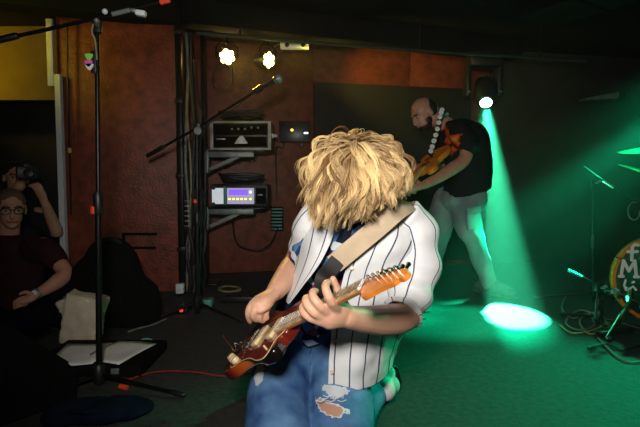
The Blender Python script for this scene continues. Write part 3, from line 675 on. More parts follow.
mb = MB(); ribbon(mb, [P(334, 264, 1.305), P(353, 248, 1.285), P(377, 228, 1.285), P(398, 210, 1.315), P(409, 204, 1.395), P(404, 207, 1.50), P(385, 235, 1.70), P(330, 300, 1.86), P(275, 338, 1.84), P(240, 350, 1.62)],
                  [wf, wf, wf, wf, (0.9, 0.2, -0.4), (0.9, 0.2, 0.3), (0.7, -0.1, 0.6), (0.6, 0, 0.7), (0.4, 0.3, 0.8), (.1, .3, .9)], 0.054, 0.004, 60)
st = obj('strap', mb, M['strap'], eg, sharp=40); st['label'] = 'beige webbing guitar strap over the shoulder'
mb = MB(); ribbon(mb, [P(338, 260, 1.300), P(330, 270, 1.300), P(323, 279, 1.305), G(.318, .125, -.02)], [wf, wf, wf, wf], 0.044, 0.006, 14)
obj('strap_end', mb, M['leather'], st)
mb = MB(); ribbon(mb, [P(240, 350, 1.62), P(234, 354, 1.55), G(-.205, 0, -.02)], [(.1, .3, .9)] * 3, 0.05, 0.005, 10)
obj('strap_end', mb, M['leather'], st)
# ------------------------------------------------------------------ second guitarist (standing, head bowed, facing left)
p2 = thing('person', 'bald bearded guitarist in black tee and pale jeans standing behind with bowed head', 'person', (1.08, 3.65, 0))
H2 = P(424, 114, 3.60); F2 = Vector((-0.80, -0.30, -0.50)); U2 = Vector((-0.45, -0.05, 0.85))
mb = MB(); head_shape(mb, H2, F2, U2, 1.04)
limb(mb, [(P(452, 132, 3.66), 0.072), (P(443, 123, 3.63), 0.064), (P(432, 117, 3.61), 0.060)], 8)
limb(mb, [(P(460, 130, 3.52), 0.062), (P(466, 148, 3.47), 0.052), (P(464, 160, 3.44), 0.047), (P(452, 169, 3.40), 0.047), (P(436, 179, 3.34), 0.038), (P(424, 185, 3.29), 0.030)], 22, 14)
limb(mb, [(P(426, 184, 3.30), 0.030), (P(419, 187, 3.28), 0.040), (P(413, 188, 3.27), 0.034)], 8, 12, 0.6, up=(0, 0, 1))
for k, (dx, dy) in enumerate(((0, -3), (-1.5, 0), (-1.5, 3), (0, 5.5))):
    chainpx(mb, [(415 + dx, 187 + dy, 3.27), (410 + dx, 186 + dy, 3.24), (407.5 + dx, 188 + dy, 3.25), (410 + dx, 190 + dy, 3.28)], [0.0125, 0.0115, 0.0105, 0.009])
chainpx(mb, [(420, 184, 3.27), (416, 180, 3.29), (412, 179, 3.31)], [0.015, 0.012, 0.010])
limb(mb, [(P(446, 132, 3.80), 0.060), (P(440, 160, 3.88), 0.048), (P(441, 168, 3.86), 0.045), (P(430, 168, 3.70), 0.034), (P(424, 166, 3.62), 0.030)], 18, 12)
limb(mb, [(P(425, 166, 3.62), 0.030), (P(420, 166, 3.58), 0.036), (P(417, 168, 3.55), 0.026)], 8, 12, 0.6)
for k in range(4): chainpx(mb, [(418, 165 + k * 2.2, 3.56), (414.5, 166 + k * 2.2, 3.53), (413.5, 169 + k * 2, 3.53)], [0.011, 0.010, 0.008])
remeshed('body', mb, M['skin2'], p2, 0.007, 2)
face_parts(p2, H2, F2, U2, 1.04)
r, f, u, R = basis(F2, U2)
mb = MB(); mb.ell(H2 - u * 0.078 + f * 0.038, (0.052, 0.055, 0.042), R); mb.ell(H2 - u * 0.05 + f * 0.02, (0.068, 0.05, 0.045), R)
remeshed('beard', mb, M['hairdark'], p2, 0.008, 2, 0.006, 60)
mb = MB(); mb.ell(H2 + u * 0.012 - f * 0.045, (0.081, 0.072, 0.085), R)
remeshed('hair', mb, M['hairdark'], p2, 0.008, 2, 0.004, 60)
def torso_rings(tor, rxv, n=16):
    mb = MB(); ax = (P(*tor[-1][:3]) - P(*tor[0][:3])).normalized(); rxv = Vector(rxv); rxv = (rxv - ax * rxv.dot(ax)).normalized(); ryv = ax.cross(rxv); rings = []
    for x, y, dd, a, b in spline(tor, n):
        c = P(x, y, dd); rings.append([c + rxv * a * math.cos(t) + ryv * b * math.sin(t) for t in [2 * math.pi * k / 20 for k in range(20)]])
    return mb.loft(rings)
mb = torso_rings([(466, 194, 3.65, .190, .175), (468, 180, 3.65, .185, .170), (468, 160, 3.65, .182, .168), (465, 142, 3.65, .180, .170), (459, 128, 3.65, .150, .150), (450, 121, 3.64, .085, .085)], (1, 0.3, 0))
limb(mb, [(P(458, 131, 3.52), 0.082), (P(466, 141, 3.485), 0.080), (P(468, 148, 3.475), 0.074)], 8, 14)
limb(mb, [(P(449, 133, 3.78), 0.080), (P(444, 148, 3.84), 0.072)], 8, 14)
# black tee with a flame-coloured chest print
m = mat('printed_black_tee', (0.010, 0.011, 0.011), 0.85, spec=0.2); N, L, b = nodes(m); src = b.inputs['Base Color'].links[0].from_socket
ge = N.new('ShaderNodeNewGeometry'); nz = N.new('ShaderNodeTexNoise'); nz.inputs['Scale'].default_value = 14; L.new(ge.outputs['Position'], nz.inputs['Vector'])
sb = N.new('ShaderNodeVectorMath'); sb.operation = 'DISTANCE'; sb.inputs[1].default_value = P(434, 142, 3.48); L.new(ge.outputs['Position'], sb.inputs[0])
ma = N.new('ShaderNodeMath'); ma.operation = 'MULTIPLY_ADD'; ma.inputs[1].default_value = -2.6; L.new(sb.outputs['Value'], ma.inputs[0]); L.new(nz.outputs['Fac'], ma.inputs[2])
rp = N.new('ShaderNodeValToRGB'); e = rp.color_ramp.elements; e[0].position = 0.05; e[0].color = (0.01, 0.011, 0.011, 1); e[1].position = 0.40; e[1].color = (0.85, 0.45, 0.05, 1)
k = e.new(0.12); k.color = (0.55, 0.07, 0.01, 1); k = e.new(0.25); k.color = (0.80, 0.16, 0.02, 1)
L.new(ma.outputs[0], rp.inputs['Fac']); L.new(rp.outputs['Color'], b.inputs['Base Color'])
remeshed('tee_shirt', mb, m, p2, 0.012, 4, 0.010, 9)
mb = MB(); mb.ell(P(464, 199, 3.65), (0.180, 0.165, 0.13))
limb(mb, [(P(464, 200, 3.60), 0.108), (P(468, 224, 3.56), 0.102), (P(474, 240, 3.54), 0.076), (P(482, 262, 3.57), 0.066), (P(489, 282, 3.60), 0.060)], 18, 16)
limb(mb, [(P(448, 200, 3.74), 0.115), (P(437, 232, 3.74), 0.104), (P(430, 262, 3.76), 0.090), (P(425, 283, 3.80), 0.078)], 18, 16)
M['palejean'] = mat('pale_jeans', (0.14, 0.21, 0.23), 0.8, col2=(0.29, 0.36, 0.37), scale=5, bump=0.2, bscale=300)
jn2 = remeshed('jeans', mb, M['palejean'], p2, 0.012, 4, 0.014, 8)
pc = P(473, 219, 3.465)
obj('cargo_pocket', MB().bbox(pc, (0.12, 0.03, 0.15), 0.012, Matrix.Rotation(0.35, 3, 'Z') @ Matrix.Rotation(-0.12, 3, 'Y')), M['palejean'], jn2)
obj('pocket_flap', MB().bbox(pc + Vector((-0.002, -0.018, 0.066)), (0.125, 0.012, 0.045), 0.005, Matrix.Rotation(0.35, 3, 'Z') @ Matrix.Rotation(-0.12, 3, 'Y')), M['palejean'], jn2)
for (ax_, ay_, dd, tx) in ((489, 288, 3.60, 0.10), (424, 288, 3.82, -0.10)):
    a_ = P(ax_, ay_, dd); a_.z = 0.075; sb = MB()
    limb(sb, [(a_ + Vector((-tx * .5, .05, -0.02)), 0.045), (a_ + Vector((0, 0, 0.0)), 0.052), (a_ + Vector((tx * .7, -.06, -.02)), 0.046), (a_ + Vector((tx * 1.2, -.13, -.036)), 0.036)], 12, 14)
    so = remeshed('shoe', sb, M['darkshoe'], p2, 0.008, 3)
    obj('sole', MB().tube([a_ + Vector((-tx * .6, .07, -.062)), a_ + Vector((0, 0, -.062)), a_ + Vector((tx * .7, -.06, -.062)), a_ + Vector((tx * 1.3, -.15, -.062))], [.04, .045, .048, .03], 12, 0.26, up=(0, 0, 1), round_caps=True), M['darkshoe'], so)
# his guitar, neck towards the camera
g2u = (P(407, 194, 3.12) - P(432, 160, 3.46)).normalized(); g2n = Vector((-0.72, -0.62, 0.1)); g2n = (g2n - g2u * g2n.dot(g2u)).normalized(); g2w = g2n.cross(g2u)
O2 = P(431, 158, 3.45)
e2 = thing('electric_guitar', 'orange guitar with yellow neck held by the bald guitarist', 'guitar', O2)
def G2(a, b, h=0.0): return O2 + g2u * a * .8 + g2w * b * .8 + g2n * h * .8
obj('guitar_body', MB().loft([[G2(a * k, b * k, h) for a, b in outl] for h, k in ((-.045, .96), (-.035, 1), (-.01, 1), (0, .97))]), M['orangewood'], e2, sharp=50)
obj('neck', MB().loft([[G2(a_, .027 * math.cos(t), .008 - .022 * math.sin(t)) for t in [math.pi * k / 8 for k in range(9)]] for a_ in (.2, .4, .62)]), mat('pale_maple', (0.72, 0.45, 0.12), 0.4), e2)
obj('fretboard', MB().prism([(.2, -.027), (.62, -.022), (.62, .022), (.2, .027)], O2, g2u * .8, g2w * .8, g2n * .8, .008, .013), M['cream'], e2, smooth=False)
obj('headstock', MB().loft([[G2(a - .03, b, h) for a, b in hs] for h in (-.008, .006)]), M['orangewood'], e2)
for a_ in (0.03, 0.13): obj('pickup', MB().bbox(G2(a_, 0, .008), (.03, .07, .014), .003, Matrix((g2u, g2w, g2n)).transposed()), M['chrome'], e2)
s2 = obj('strap', MB().tube([Vector(q) for q in spline([tuple(P(*c)) for c in ((447, 112, 3.60), (441, 116, 3.48), (438, 128, 3.45), (433, 144, 3.44), (430, 156, 3.42))], 20)], 0.026, 8, 0.2, up=(0, 1, 0)), M['leather'], e2)
for i, q in enumerate(spline([(442, 110, 3.475), (440, 117, 3.45), (437.5, 129, 3.42), (434, 141, 3.41), (431, 151, 3.40)], 9)):
    obj('rosette', MB().lathe([(.017, 0), (.018, .004), (.010, .009), (.0001, .010)], P(*q), (-.3, -1, .1), 10), M['paper'], s2)

# ------------------------------------------------------------------ people beside the stage
p3 = thing('person', 'seated man in glasses and dark maroon tee resting a watched wrist in his lap', 'person', (-1.86, 2.95, -0.70))
H3 = P(11, 209, 2.90); F3 = Vector((0.58, -0.78, -0.12)); U3 = Vector((0.02, 0, 1))
mb = MB(); head_shape(mb, H3, F3, U3)
limb(mb, [(P(8, 246, 2.97), 0.066), (P(9, 232, 2.95), 0.060), (P(10, 220, 2.93), 0.056)], 8)
limb(mb, [(P(44, 246, 2.90), 0.055), (P(58, 262, 2.84), 0.046), (P(65, 273, 2.80), 0.044), (P(58, 281, 2.74), 0.044), (P(46, 289, 2.68), 0.034), (P(37, 294, 2.63), 0.027)], 22, 14)
limb(mb, [(P(38, 293, 2.63), 0.027), (P(31, 298, 2.60), 0.038), (P(24, 300, 2.58), 0.034)], 8, 12, 0.6)
for k in range(4): chainpx(mb, [(26, 297 + k * 2.4, 2.58), (19, 299 + k * 2.4, 2.56), (14, 302 + k * 2.2, 2.56)], [0.011, 0.010, 0.008])
chainpx(mb, [(32, 295, 2.59), (26, 292, 2.56), (20, 294, 2.55)], [0.013, 0.011, 0.009])
limb(mb, [(Vector((-2.03, 3.0, 0.48)), 0.055), (Vector((-2.12, 2.85, 0.22)), 0.044), (Vector((-1.98, 2.65, 0.12)), 0.030), (Vector((-1.88, 2.58, 0.12)), 0.03)], 16, 12)
remeshed('body', mb, M['skin2'], p3, 0.006, 2)
face_parts(p3, H3, F3, U3)
r, f, u, R = basis(F3, U3)
mb = MB(); mb.ell(H3 + u * 0.042 - f * 0.022, (0.080, 0.094, 0.082), R)
remeshed('hair', mb, M['hairgrey'], p3, 0.007, 2, 0.004, 50)
gl = obj('eyeglasses', MB().tube([H3 + f * 0.106 + u * 0.010 - r * .01, H3 + f * 0.108 + u * 0.012, H3 + f * 0.106 + u * 0.010 + r * .01], 0.003, 6), M['black'], p3)
for s in (-1, 1):
    c = H3 + f * 0.100 + u * 0.004 + r * s * 0.034
    ring = [c + r * math.cos(t) * 0.026 + u * math.sin(t) * 0.019 - f * 0.12 * abs(math.cos(t) * 0.026) * (1 if math.cos(t) * s > 0 else 0) for t in [2 * math.pi * k / 20 for k in range(21)]]
    obj('rim', MB().tube(ring, 0.0032, 6, caps=False), M['black'], gl)
    obj('temple', MB().tube([c + r * s * 0.026 + u * .006, H3 + r * s * 0.080 - f * 0.01 + u * .008], 0.003, 6), M['black'], gl)
mb = torso_rings([(8, 330, 2.98, .185, .13), (9, 300, 2.98, .180, .13), (10, 270, 2.97, .190, .125), (10, 250, 2.96, .195, .11), (9, 240, 2.95, .13, .09), (9, 234, 2.95, .075, .07)], (1, 0.1, 0))
limb(mb, [(P(34, 249, 2.93), 0.082), (P(48, 252, 2.88), 0.076), (P(57, 261, 2.845), 0.062)], 8, 14)
limb(mb, [(Vector((-2.0, 3.0, 0.50)), 0.07), (Vector((-2.08, 2.93, 0.36)), 0.062)], 8, 14)
remeshed('tee_shirt', mb, M['maroon'], p3, 0.01, 4, 0.006, 10)
mb = MB(); mb.ell((-1.86, 2.98, 0.0), (0.18, 0.15, 0.12))
for x in (-1.96, -1.76):
    limb(mb, [(Vector((x, 2.95, 0.0)), 0.095), (Vector((x, 2.52, 0.03)), 0.07), (Vector((x, 2.50, -0.30)), 0.058), (Vector((x, 2.55, -0.60)), 0.048)], 18, 14)
remeshed('trousers', mb, M['bluedark'], p3, 0.012, 3, 0.006, 10)
for x in (-1.96, -1.76):
    obj('shoe', MB().tube([(x, 2.60, -.655), (x, 2.52, -.655), (x, 2.38, -.665)], [.04, .045, .032], 12, 0.9, round_caps=True), M['black'], p3)
wc = P(37.5, 293.5, 2.63); wd_ = (P(38, 293, 2.63) - P(31, 298, 2.60)).normalized()
wt = obj('wrist_watch', MB().lathe([(.0305, -.009), (.0315, -.005), (.0315, .005), (.0305, .009)], wc, wd_, 18), M['steel'], p3)
obj('watch_face', MB().lathe([(.015, 0), (.016, .004), (.014, .007), (.0001, .0075)], wc + Vector((.0, -.030, .010)), (0, -1, .35), 14), M['white'], wt)
# stool
so = thing('bar_stool', 'black stool under the seated man in glasses', 'stool', (-1.86, 2.98, -0.7))
obj('seat', MB().lathe([(.17, -.155), (.185, -.14), (.185, -.115), (.16, -.10), (.0001, -.10)], (-1.86, 2.98, 0), seg=24), M['leather'], so)
for sx, sy in ((1, 1), (1, -1), (-1, 1), (-1, -1)): obj('leg', MB().tube([(-1.86 + sx * .10, 2.98 + sy * .10, -.14), (-1.86 + sx * .17, 2.98 + sy * .17, -.70)], .013, 8), M['blacksteel'], so)
ring = [(-1.86 + .19 * math.cos(t), 2.98 + .19 * math.sin(t), -.45) for t in [2 * math.pi * k / 24 for k in range(25)]]
obj('foot_ring', MB().tube(ring, .008, 6, caps=False), M['blacksteel'], so)
# standing photographer in the doorway
p4 = thing('person', 'dim standing person in black in the doorway raising a camera to the face', 'person', (-2.22, 3.5, -0.70))
H4 = P(16, 178, 3.50); F4 = Vector((0.62, -0.75, -0.05)); U4 = Vector((0.08, 0, 1))
mb = MB(); head_shape(mb, H4, F4, U4)
limb(mb, [(P(14, 208, 3.56), 0.062), (P(14, 192, 3.53), 0.055)], 6)
limb(mb, [(P(38, 214, 3.52), 0.055), (P(56, 232, 3.46), 0.045), (P(52, 220, 3.40), 0.040), (P(46, 205, 3.34), 0.030), (P(43, 199, 3.32), 0.027)], 18, 12)
limb(mb, [(P(44, 200, 3.32), 0.027), (P(41, 194, 3.30), 0.036), (P(38, 189, 3.285), 0.030)], 8, 12, 0.6, up=(0, -1, 0))
for k, (x0, y0) in enumerate(((36, 191), (37, 189), (39, 187.5), (41, 187))):
    chainpx(mb, [(x0 + 1, y0 + 1, 3.285), (x0 - 3, y0 - 3.5, 3.27), (x0 - 7, y0 - 5 + k, 3.28)], [0.0115, 0.010, 0.008])
limb(mb, [(P(-8, 216, 3.52), 0.055), (P(-14, 240, 3.42), 0.045), (P(6, 200, 3.30), 0.03), (P(20, 186, 3.26), 0.035)], 14, 12)
remeshed('body', mb, M['skin2'], p4, 0.007, 2)
face_parts(p4, H4, F4, U4)
r, f, u, R = basis(F4, U4)
mb = MB(); mb.ell(H4 + u * 0.040 - f * 0.022, (0.082, 0.094, 0.084), R)
remeshed('hair', mb, M['hairdark'], p4, 0.008, 2, 0.004, 50)
mb = torso_rings([(12, 300, 3.58, .17, .12), (13, 255, 3.58, .18, .12), (14, 222, 3.57, .19, .11), (14, 208, 3.56, .13, .09), (14, 200, 3.56, .07, .07)], (1, 0.2, 0))
limb(mb, [(P(32, 214, 3.54), 0.078), (P(52, 229, 3.475), 0.066)], 8, 12); limb(mb, [(P(-4, 214, 3.54), 0.066), (P(-13, 234, 3.45), 0.056)], 8, 12)
remeshed('tee_shirt', mb, M['teedark'], p4, 0.012, 3, 0.006, 10)
mb = MB(); mb.ell((-2.25, 3.58, 0.0), (0.17, 0.13, 0.13))
for x in (-2.34, -2.15): limb(mb, [(Vector((x, 3.58, 0.0)), 0.09), (Vector((x, 3.55, -.30)), 0.065), (Vector((x, 3.58, -.64)), 0.05)], 12, 12)
remeshed('trousers', mb, M['blackmatte'], p4, 0.014, 3)
for x in (-2.34, -2.15): obj('shoe', MB().tube([(x, 3.63, -.655), (x, 3.55, -.655), (x, 3.42, -.665)], [.04, .045, .032], 12, 0.9, round_caps=True), M['black'], p4)
cm = thing('camera', 'small black camera held at the eye of the person in the doorway', 'camera', P(28, 174, 3.30))
r, f, u, R = basis(F4, U4)
obj('camera_body', MB().bbox(P(27, 173, 3.30), (0.13, 0.05, 0.085), 0.01, R), M['black'], cm)
obj('lens_barrel', MB().lathe([(.028, 0), (.03, .03), (.03, .05), (.024, .055), (.0001, .05)], P(27, 173, 3.30) + f * .024, f, 18), M['black'], cm)
obj('viewfinder', MB().bbox(P(27, 173, 3.30) + u * .05, (0.05, 0.045, 0.025), 0.006, R), M['black'], cm)
# ------------------------------------------------------------------ microphone stands
def microphone(parent, tip, direction, name='microphone', k=1.0):
    """tip = grille end, direction = from tail to grille"""
    dr = Vector(direction).normalized(); c = Vector(tip) - dr * 0.17 * k
    mo = obj(name, MB().lathe([(.009 * k, 0), (.011 * k, .005 * k), (.013 * k, .06 * k), (.018 * k, .115 * k), (.019 * k, .12 * k)], c, dr, 14), M['black'], parent)
    obj('grille', MB().lathe([(.019 * k, .12 * k), (.024 * k, .126 * k), (.026 * k, .140 * k), (.025 * k, .155 * k), (.018 * k, .167 * k), (.0001, .171 * k)], c, dr, 16), M['steel'], mo)
    obj('grille_band', MB().lathe([(.0265 * k, .136 * k), (.0275 * k, .139 * k), (.0265 * k, .142 * k)], c, dr, 16), M['chrome'], mo)
def boom_stand(label, base, top, r_pole, legs, boom, group=None, name='microphone_stand', hub=0.10):
    t = thing(name, label, 'stand', (base.x, base.y, 0), group)
    mid = base.lerp(top, 0.52)
    lo = obj('pole', MB().tube([Vector((base.x, base.y, 0.02)), mid], r_pole, 12), M['blacksteel'], t)
    obj('upper_pole', MB().tube([mid - Vector((0, 0, .03)), top], r_pole * .72, 12), M['blacksteel'], t)
    obj('clutch', MB().lathe([(r_pole * 1.1, -.05), (r_pole * 1.5, -.04), (r_pole * 1.5, .03), (r_pole * 1.1, .045)], mid, (0, 0, 1), 14), M['black'], t)
    obj('hub', MB().lathe([(r_pole * 1.3, -.05), (r_pole * 2.0, -.03), (r_pole * 2.0, .02), (r_pole * 1.2, .035)], Vector((base.x, base.y, hub)), (0, 0, 1), 14), M['black'], t)
    for e in legs:
        lg = obj('leg', MB().tube([Vector((base.x, base.y, hub - .01)), e], r_pole * .62, 8), M['blacksteel'], t)
        dd = (Vector(e) - Vector((base.x, base.y, hub))).normalized()
        obj('rubber_foot', MB().tube([e - dd * .05, e], [r_pole * .8, r_pole * .95], 8, round_caps=True), M['black'], lg)
    if boom:
        bo = obj('boom_arm', MB().tube(boom, r_pole * .62, 10), M['blacksteel'], t)
        obj('boom_joint', MB().bbox(top, (r_pole * 2.6, r_pole * 2.2, r_pole * 4.0), .004), M['black'], t)
        obj('wing_screw', MB().tube([top + Vector((.01, -.02, .0)), top + Vector((.02, -.045, .01))], [r_pole * .6, r_pole * .9], 8, round_caps=True), M['steel'], t)
        return t, bo
    return t, None
# tall stand at the front left
B1 = P(97, 300, 1.95); B1.z = 0
t1, bo = boom_stand('tall black boom stand with a red ring and coloured pick holder', B1, P(97, 27, 1.95), 0.0125,
    [Vector((P(184, 403, 1.84).x, 1.83, 0.012)), Vector((-1.12, 1.72, 0.012)), Vector((-1.0, 2.22, 0.012))],
    [P(-14, 43, 1.90), P(40, 31, 1.92), P(97, 18, 1.94), P(140, 7, 1.965), P(200, -8, 2.0)], hub=.055)
obj('counterweight', MB().tube([P(-40, 49, 1.885), P(16, 36, 1.91)], 0.0135, 12, round_caps=True), M['black'], bo)
obj('tape_band', MB().tube([P(112, 14.3, 1.935), P(130, 10, 1.945)], 0.0095, 10), M['steel'], bo)
obj('end_clip', MB().tube([P(160, 2.5, 1.97), P(170, 0, 1.975)], 0.0105, 10), M['redband'], bo)
obj('boom_knob', MB().ell(P(105, 11.5, 1.90), (.011, .011, .011)), M['white'], bo)
cl = obj('cable_clip', MB().bbox(P(141, 13.5, 1.95), (.04, .03, .022), .006, Matrix.Rotation(.15, 3, 'Y')), M['white'], bo)
obj('clip_jaw', MB().bbox(P(134, 11, 1.955), (.022, .026, .014), .004, Matrix.Rotation(.15, 3, 'Y')), M['steel'], cl)
obj('ring', MB().lathe([(.014, -.016), (.0165, -.013), (.0165, .013), (.014, .016)], Vector((B1.x, 1.95, P(97, 210, 1.95).z)), (0, 0, 1), 16), M['redband'], t1)
obj('ring', MB().tube([P(120, 386.3, 1.915), P(127, 387.7, 1.905)], .0105, 10), M['redband'], t1)
ph = obj('pick_holder', MB().bbox(P(94, 62, 1.935), (.022, .016, .085), .004), M['black'], t1)
for (x, y, m_) in ((89, 56, 'stickg'), (88.5, 62.5, 'stickp'), (89.5, 66, 'stickw')):
    obj('guitar_pick', MB().prism(closed([(-.0145, .008), (.0145, .008), (.012, -.006), (0, -.017), (-.012, -.006)], 18), P(x, y, 1.925), Vector((1, 0, 0)), Vector((0, 0, 1)), Vector((0, 1, 0)), -.0015, .0015), M[m_], ph)
obj('stand_cable', MB().tube([Vector(q) for q in spline([tuple(P(*c)) for c in ((93, 24, 1.93), (92, 33, 1.925), (95, 40, 1.93), (97, 60, 1.932))], 12)], .0035, 6), M['cablegold'], t1)
# stand by the cable post with a vocal microphone
B2 = P(197, 300, 3.0); B2.z = 0
t2, bo2 = boom_stand('black boom stand holding a vocal microphone before the amplifier shelf', B2, P(197, 128, 3.0), 0.0135,
    [Vector((B2.x + .30, 2.86, .012)), Vector((B2.x - .26, 2.82, .012)), Vector((B2.x - .02, 3.30, .012))],
    [P(149, 155, 3.16), P(197, 128, 3.0), P(240, 101, 2.93), P(258, 90, 2.90)])
obj('counterweight', MB().tube([P(148, 155.6, 3.165), P(163, 147, 3.11)], .014, 10, round_caps=True), M['black'], bo2)
obj('ring', MB().lathe([(.0145, -.012), (.017, -.01), (.017, .01), (.0145, .012)], Vector((B2.x, 3.0, P(197, 201, 3.0).z)), (0, 0, 1), 14), M['redband'], t2)
obj('joint_disc', MB().lathe([(.022, -.012), (.024, -.01), (.024, .01), (.022, .012)], P(198, 131, 2.965), (0, 1, 0), 16), M['steel'], t2)
obj('mic_clip', MB().tube([P(255, 92, 2.90), P(262, 87, 2.885)], .020, 12), M['black'], bo2)
mt = thing('microphone', 'black vocal microphone with steel grille on the boom by the yellow lamps', 'microphone', P(268, 84, 2.88))
microphone(mt, P(282, 77, 2.86), P(282, 77, 2.86) - P(255, 90.5, 2.90), 'handle')
tag(obj('cable', MB().tube([Vector(q) for q in spline([tuple(P(*c)) for c in ((256, 91, 2.89), (246, 99, 2.92), (228, 113, 2.95), (207, 126, 2.98), (200, 150, 3.02), (201, 220, 3.03), (199, 300, 3.03))], 40)], .004, 6), M['cable']), 'black cable running down the boom of the vocal microphone stand', 'cable')
# drum area stands
B3 = P(594, 295, 3.30); B3.z = 0
t3, bo3 = boom_stand('black boom stand beside the drum kit with a loop of cable on its arm', B3, P(593, 183, 3.30), 0.012,
    [Vector((B3.x + .24, 3.15, .012)), Vector((B3.x - .34, 3.45, .012)), Vector((B3.x + .02, 3.60, .012))],
    [P(584, 167, 3.33), P(596, 176, 3.30), P(625, 194, 3.24), P(648, 208, 3.2)])
obj('boom_sleeve', MB().tube([P(603, 180.5, 3.285), P(614, 187.5, 3.26)], .012, 10), M['chrome'], bo3)
lp = [P(634 + 6 * math.cos(t) , 211 + 9 * math.sin(t), 3.2) for t in [2 * math.pi * k / 20 for k in range(17)]]
obj('cable_loop', MB().tube(lp, .005, 6), M['cablegrey'], bo3)
B4 = P(598, 330, 2.78); B4.z = 0
t4, bo4 = boom_stand('short black boom stand aimed at the bass drum', B4, P(598, 287, 2.78), 0.012,
    [Vector((B4.x + .22, 2.60, .012)), Vector((B4.x - .10, 2.50, .012)), Vector((B4.x - .10, 3.02, .012))],
    [P(568, 270, 2.85), P(582, 277, 2.81), P(598, 286, 2.78), P(613, 292, 2.72)], hub=0.07)
obj('boom_tip', MB().tube([P(568, 270, 2.85), P(582, 277, 2.81)], .009, 8), M['chrome'], bo4)
microphone(bo4, P(619, 293, 2.66), P(619, 293, 2.66) - P(606, 289, 2.74), 'drum_microphone', .8)

# ------------------------------------------------------------------ lamps
def par_can(c, aim, label):
    c = Vector(c); ax = (Vector(aim) - c).normalized(); t = thing('stage_lamp', label, 'lamp', c, 'yellow stage lamps')
    obj('housing', MB().lathe([(.03, -.14), (.048, -.13), (.062, -.06), (.068, 0), (.068, .012), (.065, .012), (.064, .004), (.0001, .004)], c, ax, 24), M['black'], t)
    a = ax.orthogonal().normalized(); b = ax.cross(a)
    for k in range(7):
        o_ = Vector() if k == 0 else (a * math.cos(k * math.pi / 3) + b * math.sin(k * math.pi / 3)) * .043
        obj('diode_lens', MB().lathe([(.021, .004), (.021, .012), (.012, .021), (.0001, .023)], c + o_, ax, 12), M['yelled'], t)
    s = Vector((ax.y, -ax.x, 0)).normalized()
    yk = [c + s * .09, c + s * .09 + Vector((0, 0, .08)), c + s * .05 + Vector((0, 0, .12)), c - s * .05 + Vector((0, 0, .12)), c - s * .09 + Vector((0, 0, .08)), c - s * .09]
    obj('yoke', MB().tube(yk, .008, 8), M['blacksteel'], t)
    obj('clamp', MB().tube([c + Vector((0, 0, .12)), Vector((c.x, c.y, CZ if c.z + .2 < CZ else CZ))], .010, 8), M['blacksteel'], t)
    return t
par_can(PAR1, PAR1 + Vector((0.28, -1, -0.10)), 'glowing yellow lamp nearest the cable post')
par_can(PAR2, PAR2 + Vector((0.95, -0.8, -0.25)), 'glowing yellow lamp turned away, above the vocal microphone')
t = thing('moving_head_lamp', 'black moving head lamp throwing a green beam behind the bald guitarist', 'lamp', HEAD_LENS)
hx = Vector((1, 0, 0)); 
top = HEAD_LENS + Vector((0, 0.10, 0.0))
obj('lamp_base', MB().bbox(Vector((HEAD_LENS.x, HEAD_LENS.y + .10, P(486, 60, 4.5).z)), (.30, .24, .13), .02), M['black'], t)
for s in (-1, 1):
    y_ = obj('yoke_arm', MB().bbox(Vector((HEAD_LENS.x + s * .145, HEAD_LENS.y + .10, P(486, 80, 4.5).z)), (.045, .12, .30), .012), M['black'], t)
    obj('arm_screw', MB().lathe([(.012, 0), (.012, .006), (.0001, .007)], Vector((HEAD_LENS.x + s * .145, HEAD_LENS.y + .035, P(486, 92, 4.5).z)), (0, -1, 0), 10), M['steel'], y_)
hd = obj('lamp_head', MB().lathe([(.05, -.30), (.095, -.28), (.105, -.12), (.090, -.06), (.075, -.008), (.058, -.004), (.056, -.012), (.0001, -.012)], HEAD_LENS, HB, 28), M['black'], t)
obj('lens', MB().lathe([(.054, -.012), (.052, 0), (.03, .006), (.0001, .008)], HEAD_LENS, HB, 24), M['greenlens'], hd)
obj('status_dot', MB().ell(P(484, 76, 4.28), (.008,) * 3), M['steel'], t)
# clamp up to the rail / ceiling
obj('hook_clamp', MB().tube([Vector((HEAD_LENS.x, HEAD_LENS.y + .10, P(486, 60, 4.5).z + .05)), Vector((HEAD_LENS.x, HEAD_LENS.y + .10, CZ))], .02, 10), M['blacksteel'], t)

# ------------------------------------------------------------------ post, cables, shelves, amplifiers
o = thing('steel_post', 'dark box-section post bundled with cables at the corner of the red wall', 'post', (P(181, 200, 3.6).x, 3.60, 0))
xp = P(181, 200, 3.6).x
obj('post', MB().bbox((xp, 3.60, CZ / 2), (.045, .045, CZ - .01), .005), M['blacksteel'], o)
for z in (.35, .9, 1.45, 1.95): obj('collar', MB().bbox((xp, 3.60, z), (.06, .06, .035), .004), M['black'], o)
for i, (x, m_, r_) in enumerate(((186, 'cablegrey', .012), (189, 'cablegold', .007), (192, 'cable', .012), (194.5, 'cable', .010), (199, 'cable', .012), (201, 'cable', .009), (203, 'cable', .012), (191, 'cable', .014), (196, 'cable', .013), (193.5, 'cable', .017), (199, 'cable', .016), (203, 'cable', .015), (188.5, 'cable', .016))):
    pts = []
    top = 33 if i < 3 else (110 if i < 5 else 190)
    for k in range(9):
        y = top + (296 - top) * k / 8; pts.append(tuple(P(x + 2.2 * math.sin(k * 1.3 + i * 2) + (1.5 if i == 0 else 0) * (k > 2), y, 3.62 + .02 * math.sin(i + k))))
    pts[-1] = (pts[-1][0], pts[-1][1] , max(pts[-1][2], .015))
    c_ = obj('cable', MB().tube([Vector(q) for q in spline(pts, 44)], r_, 8), M[m_], o)
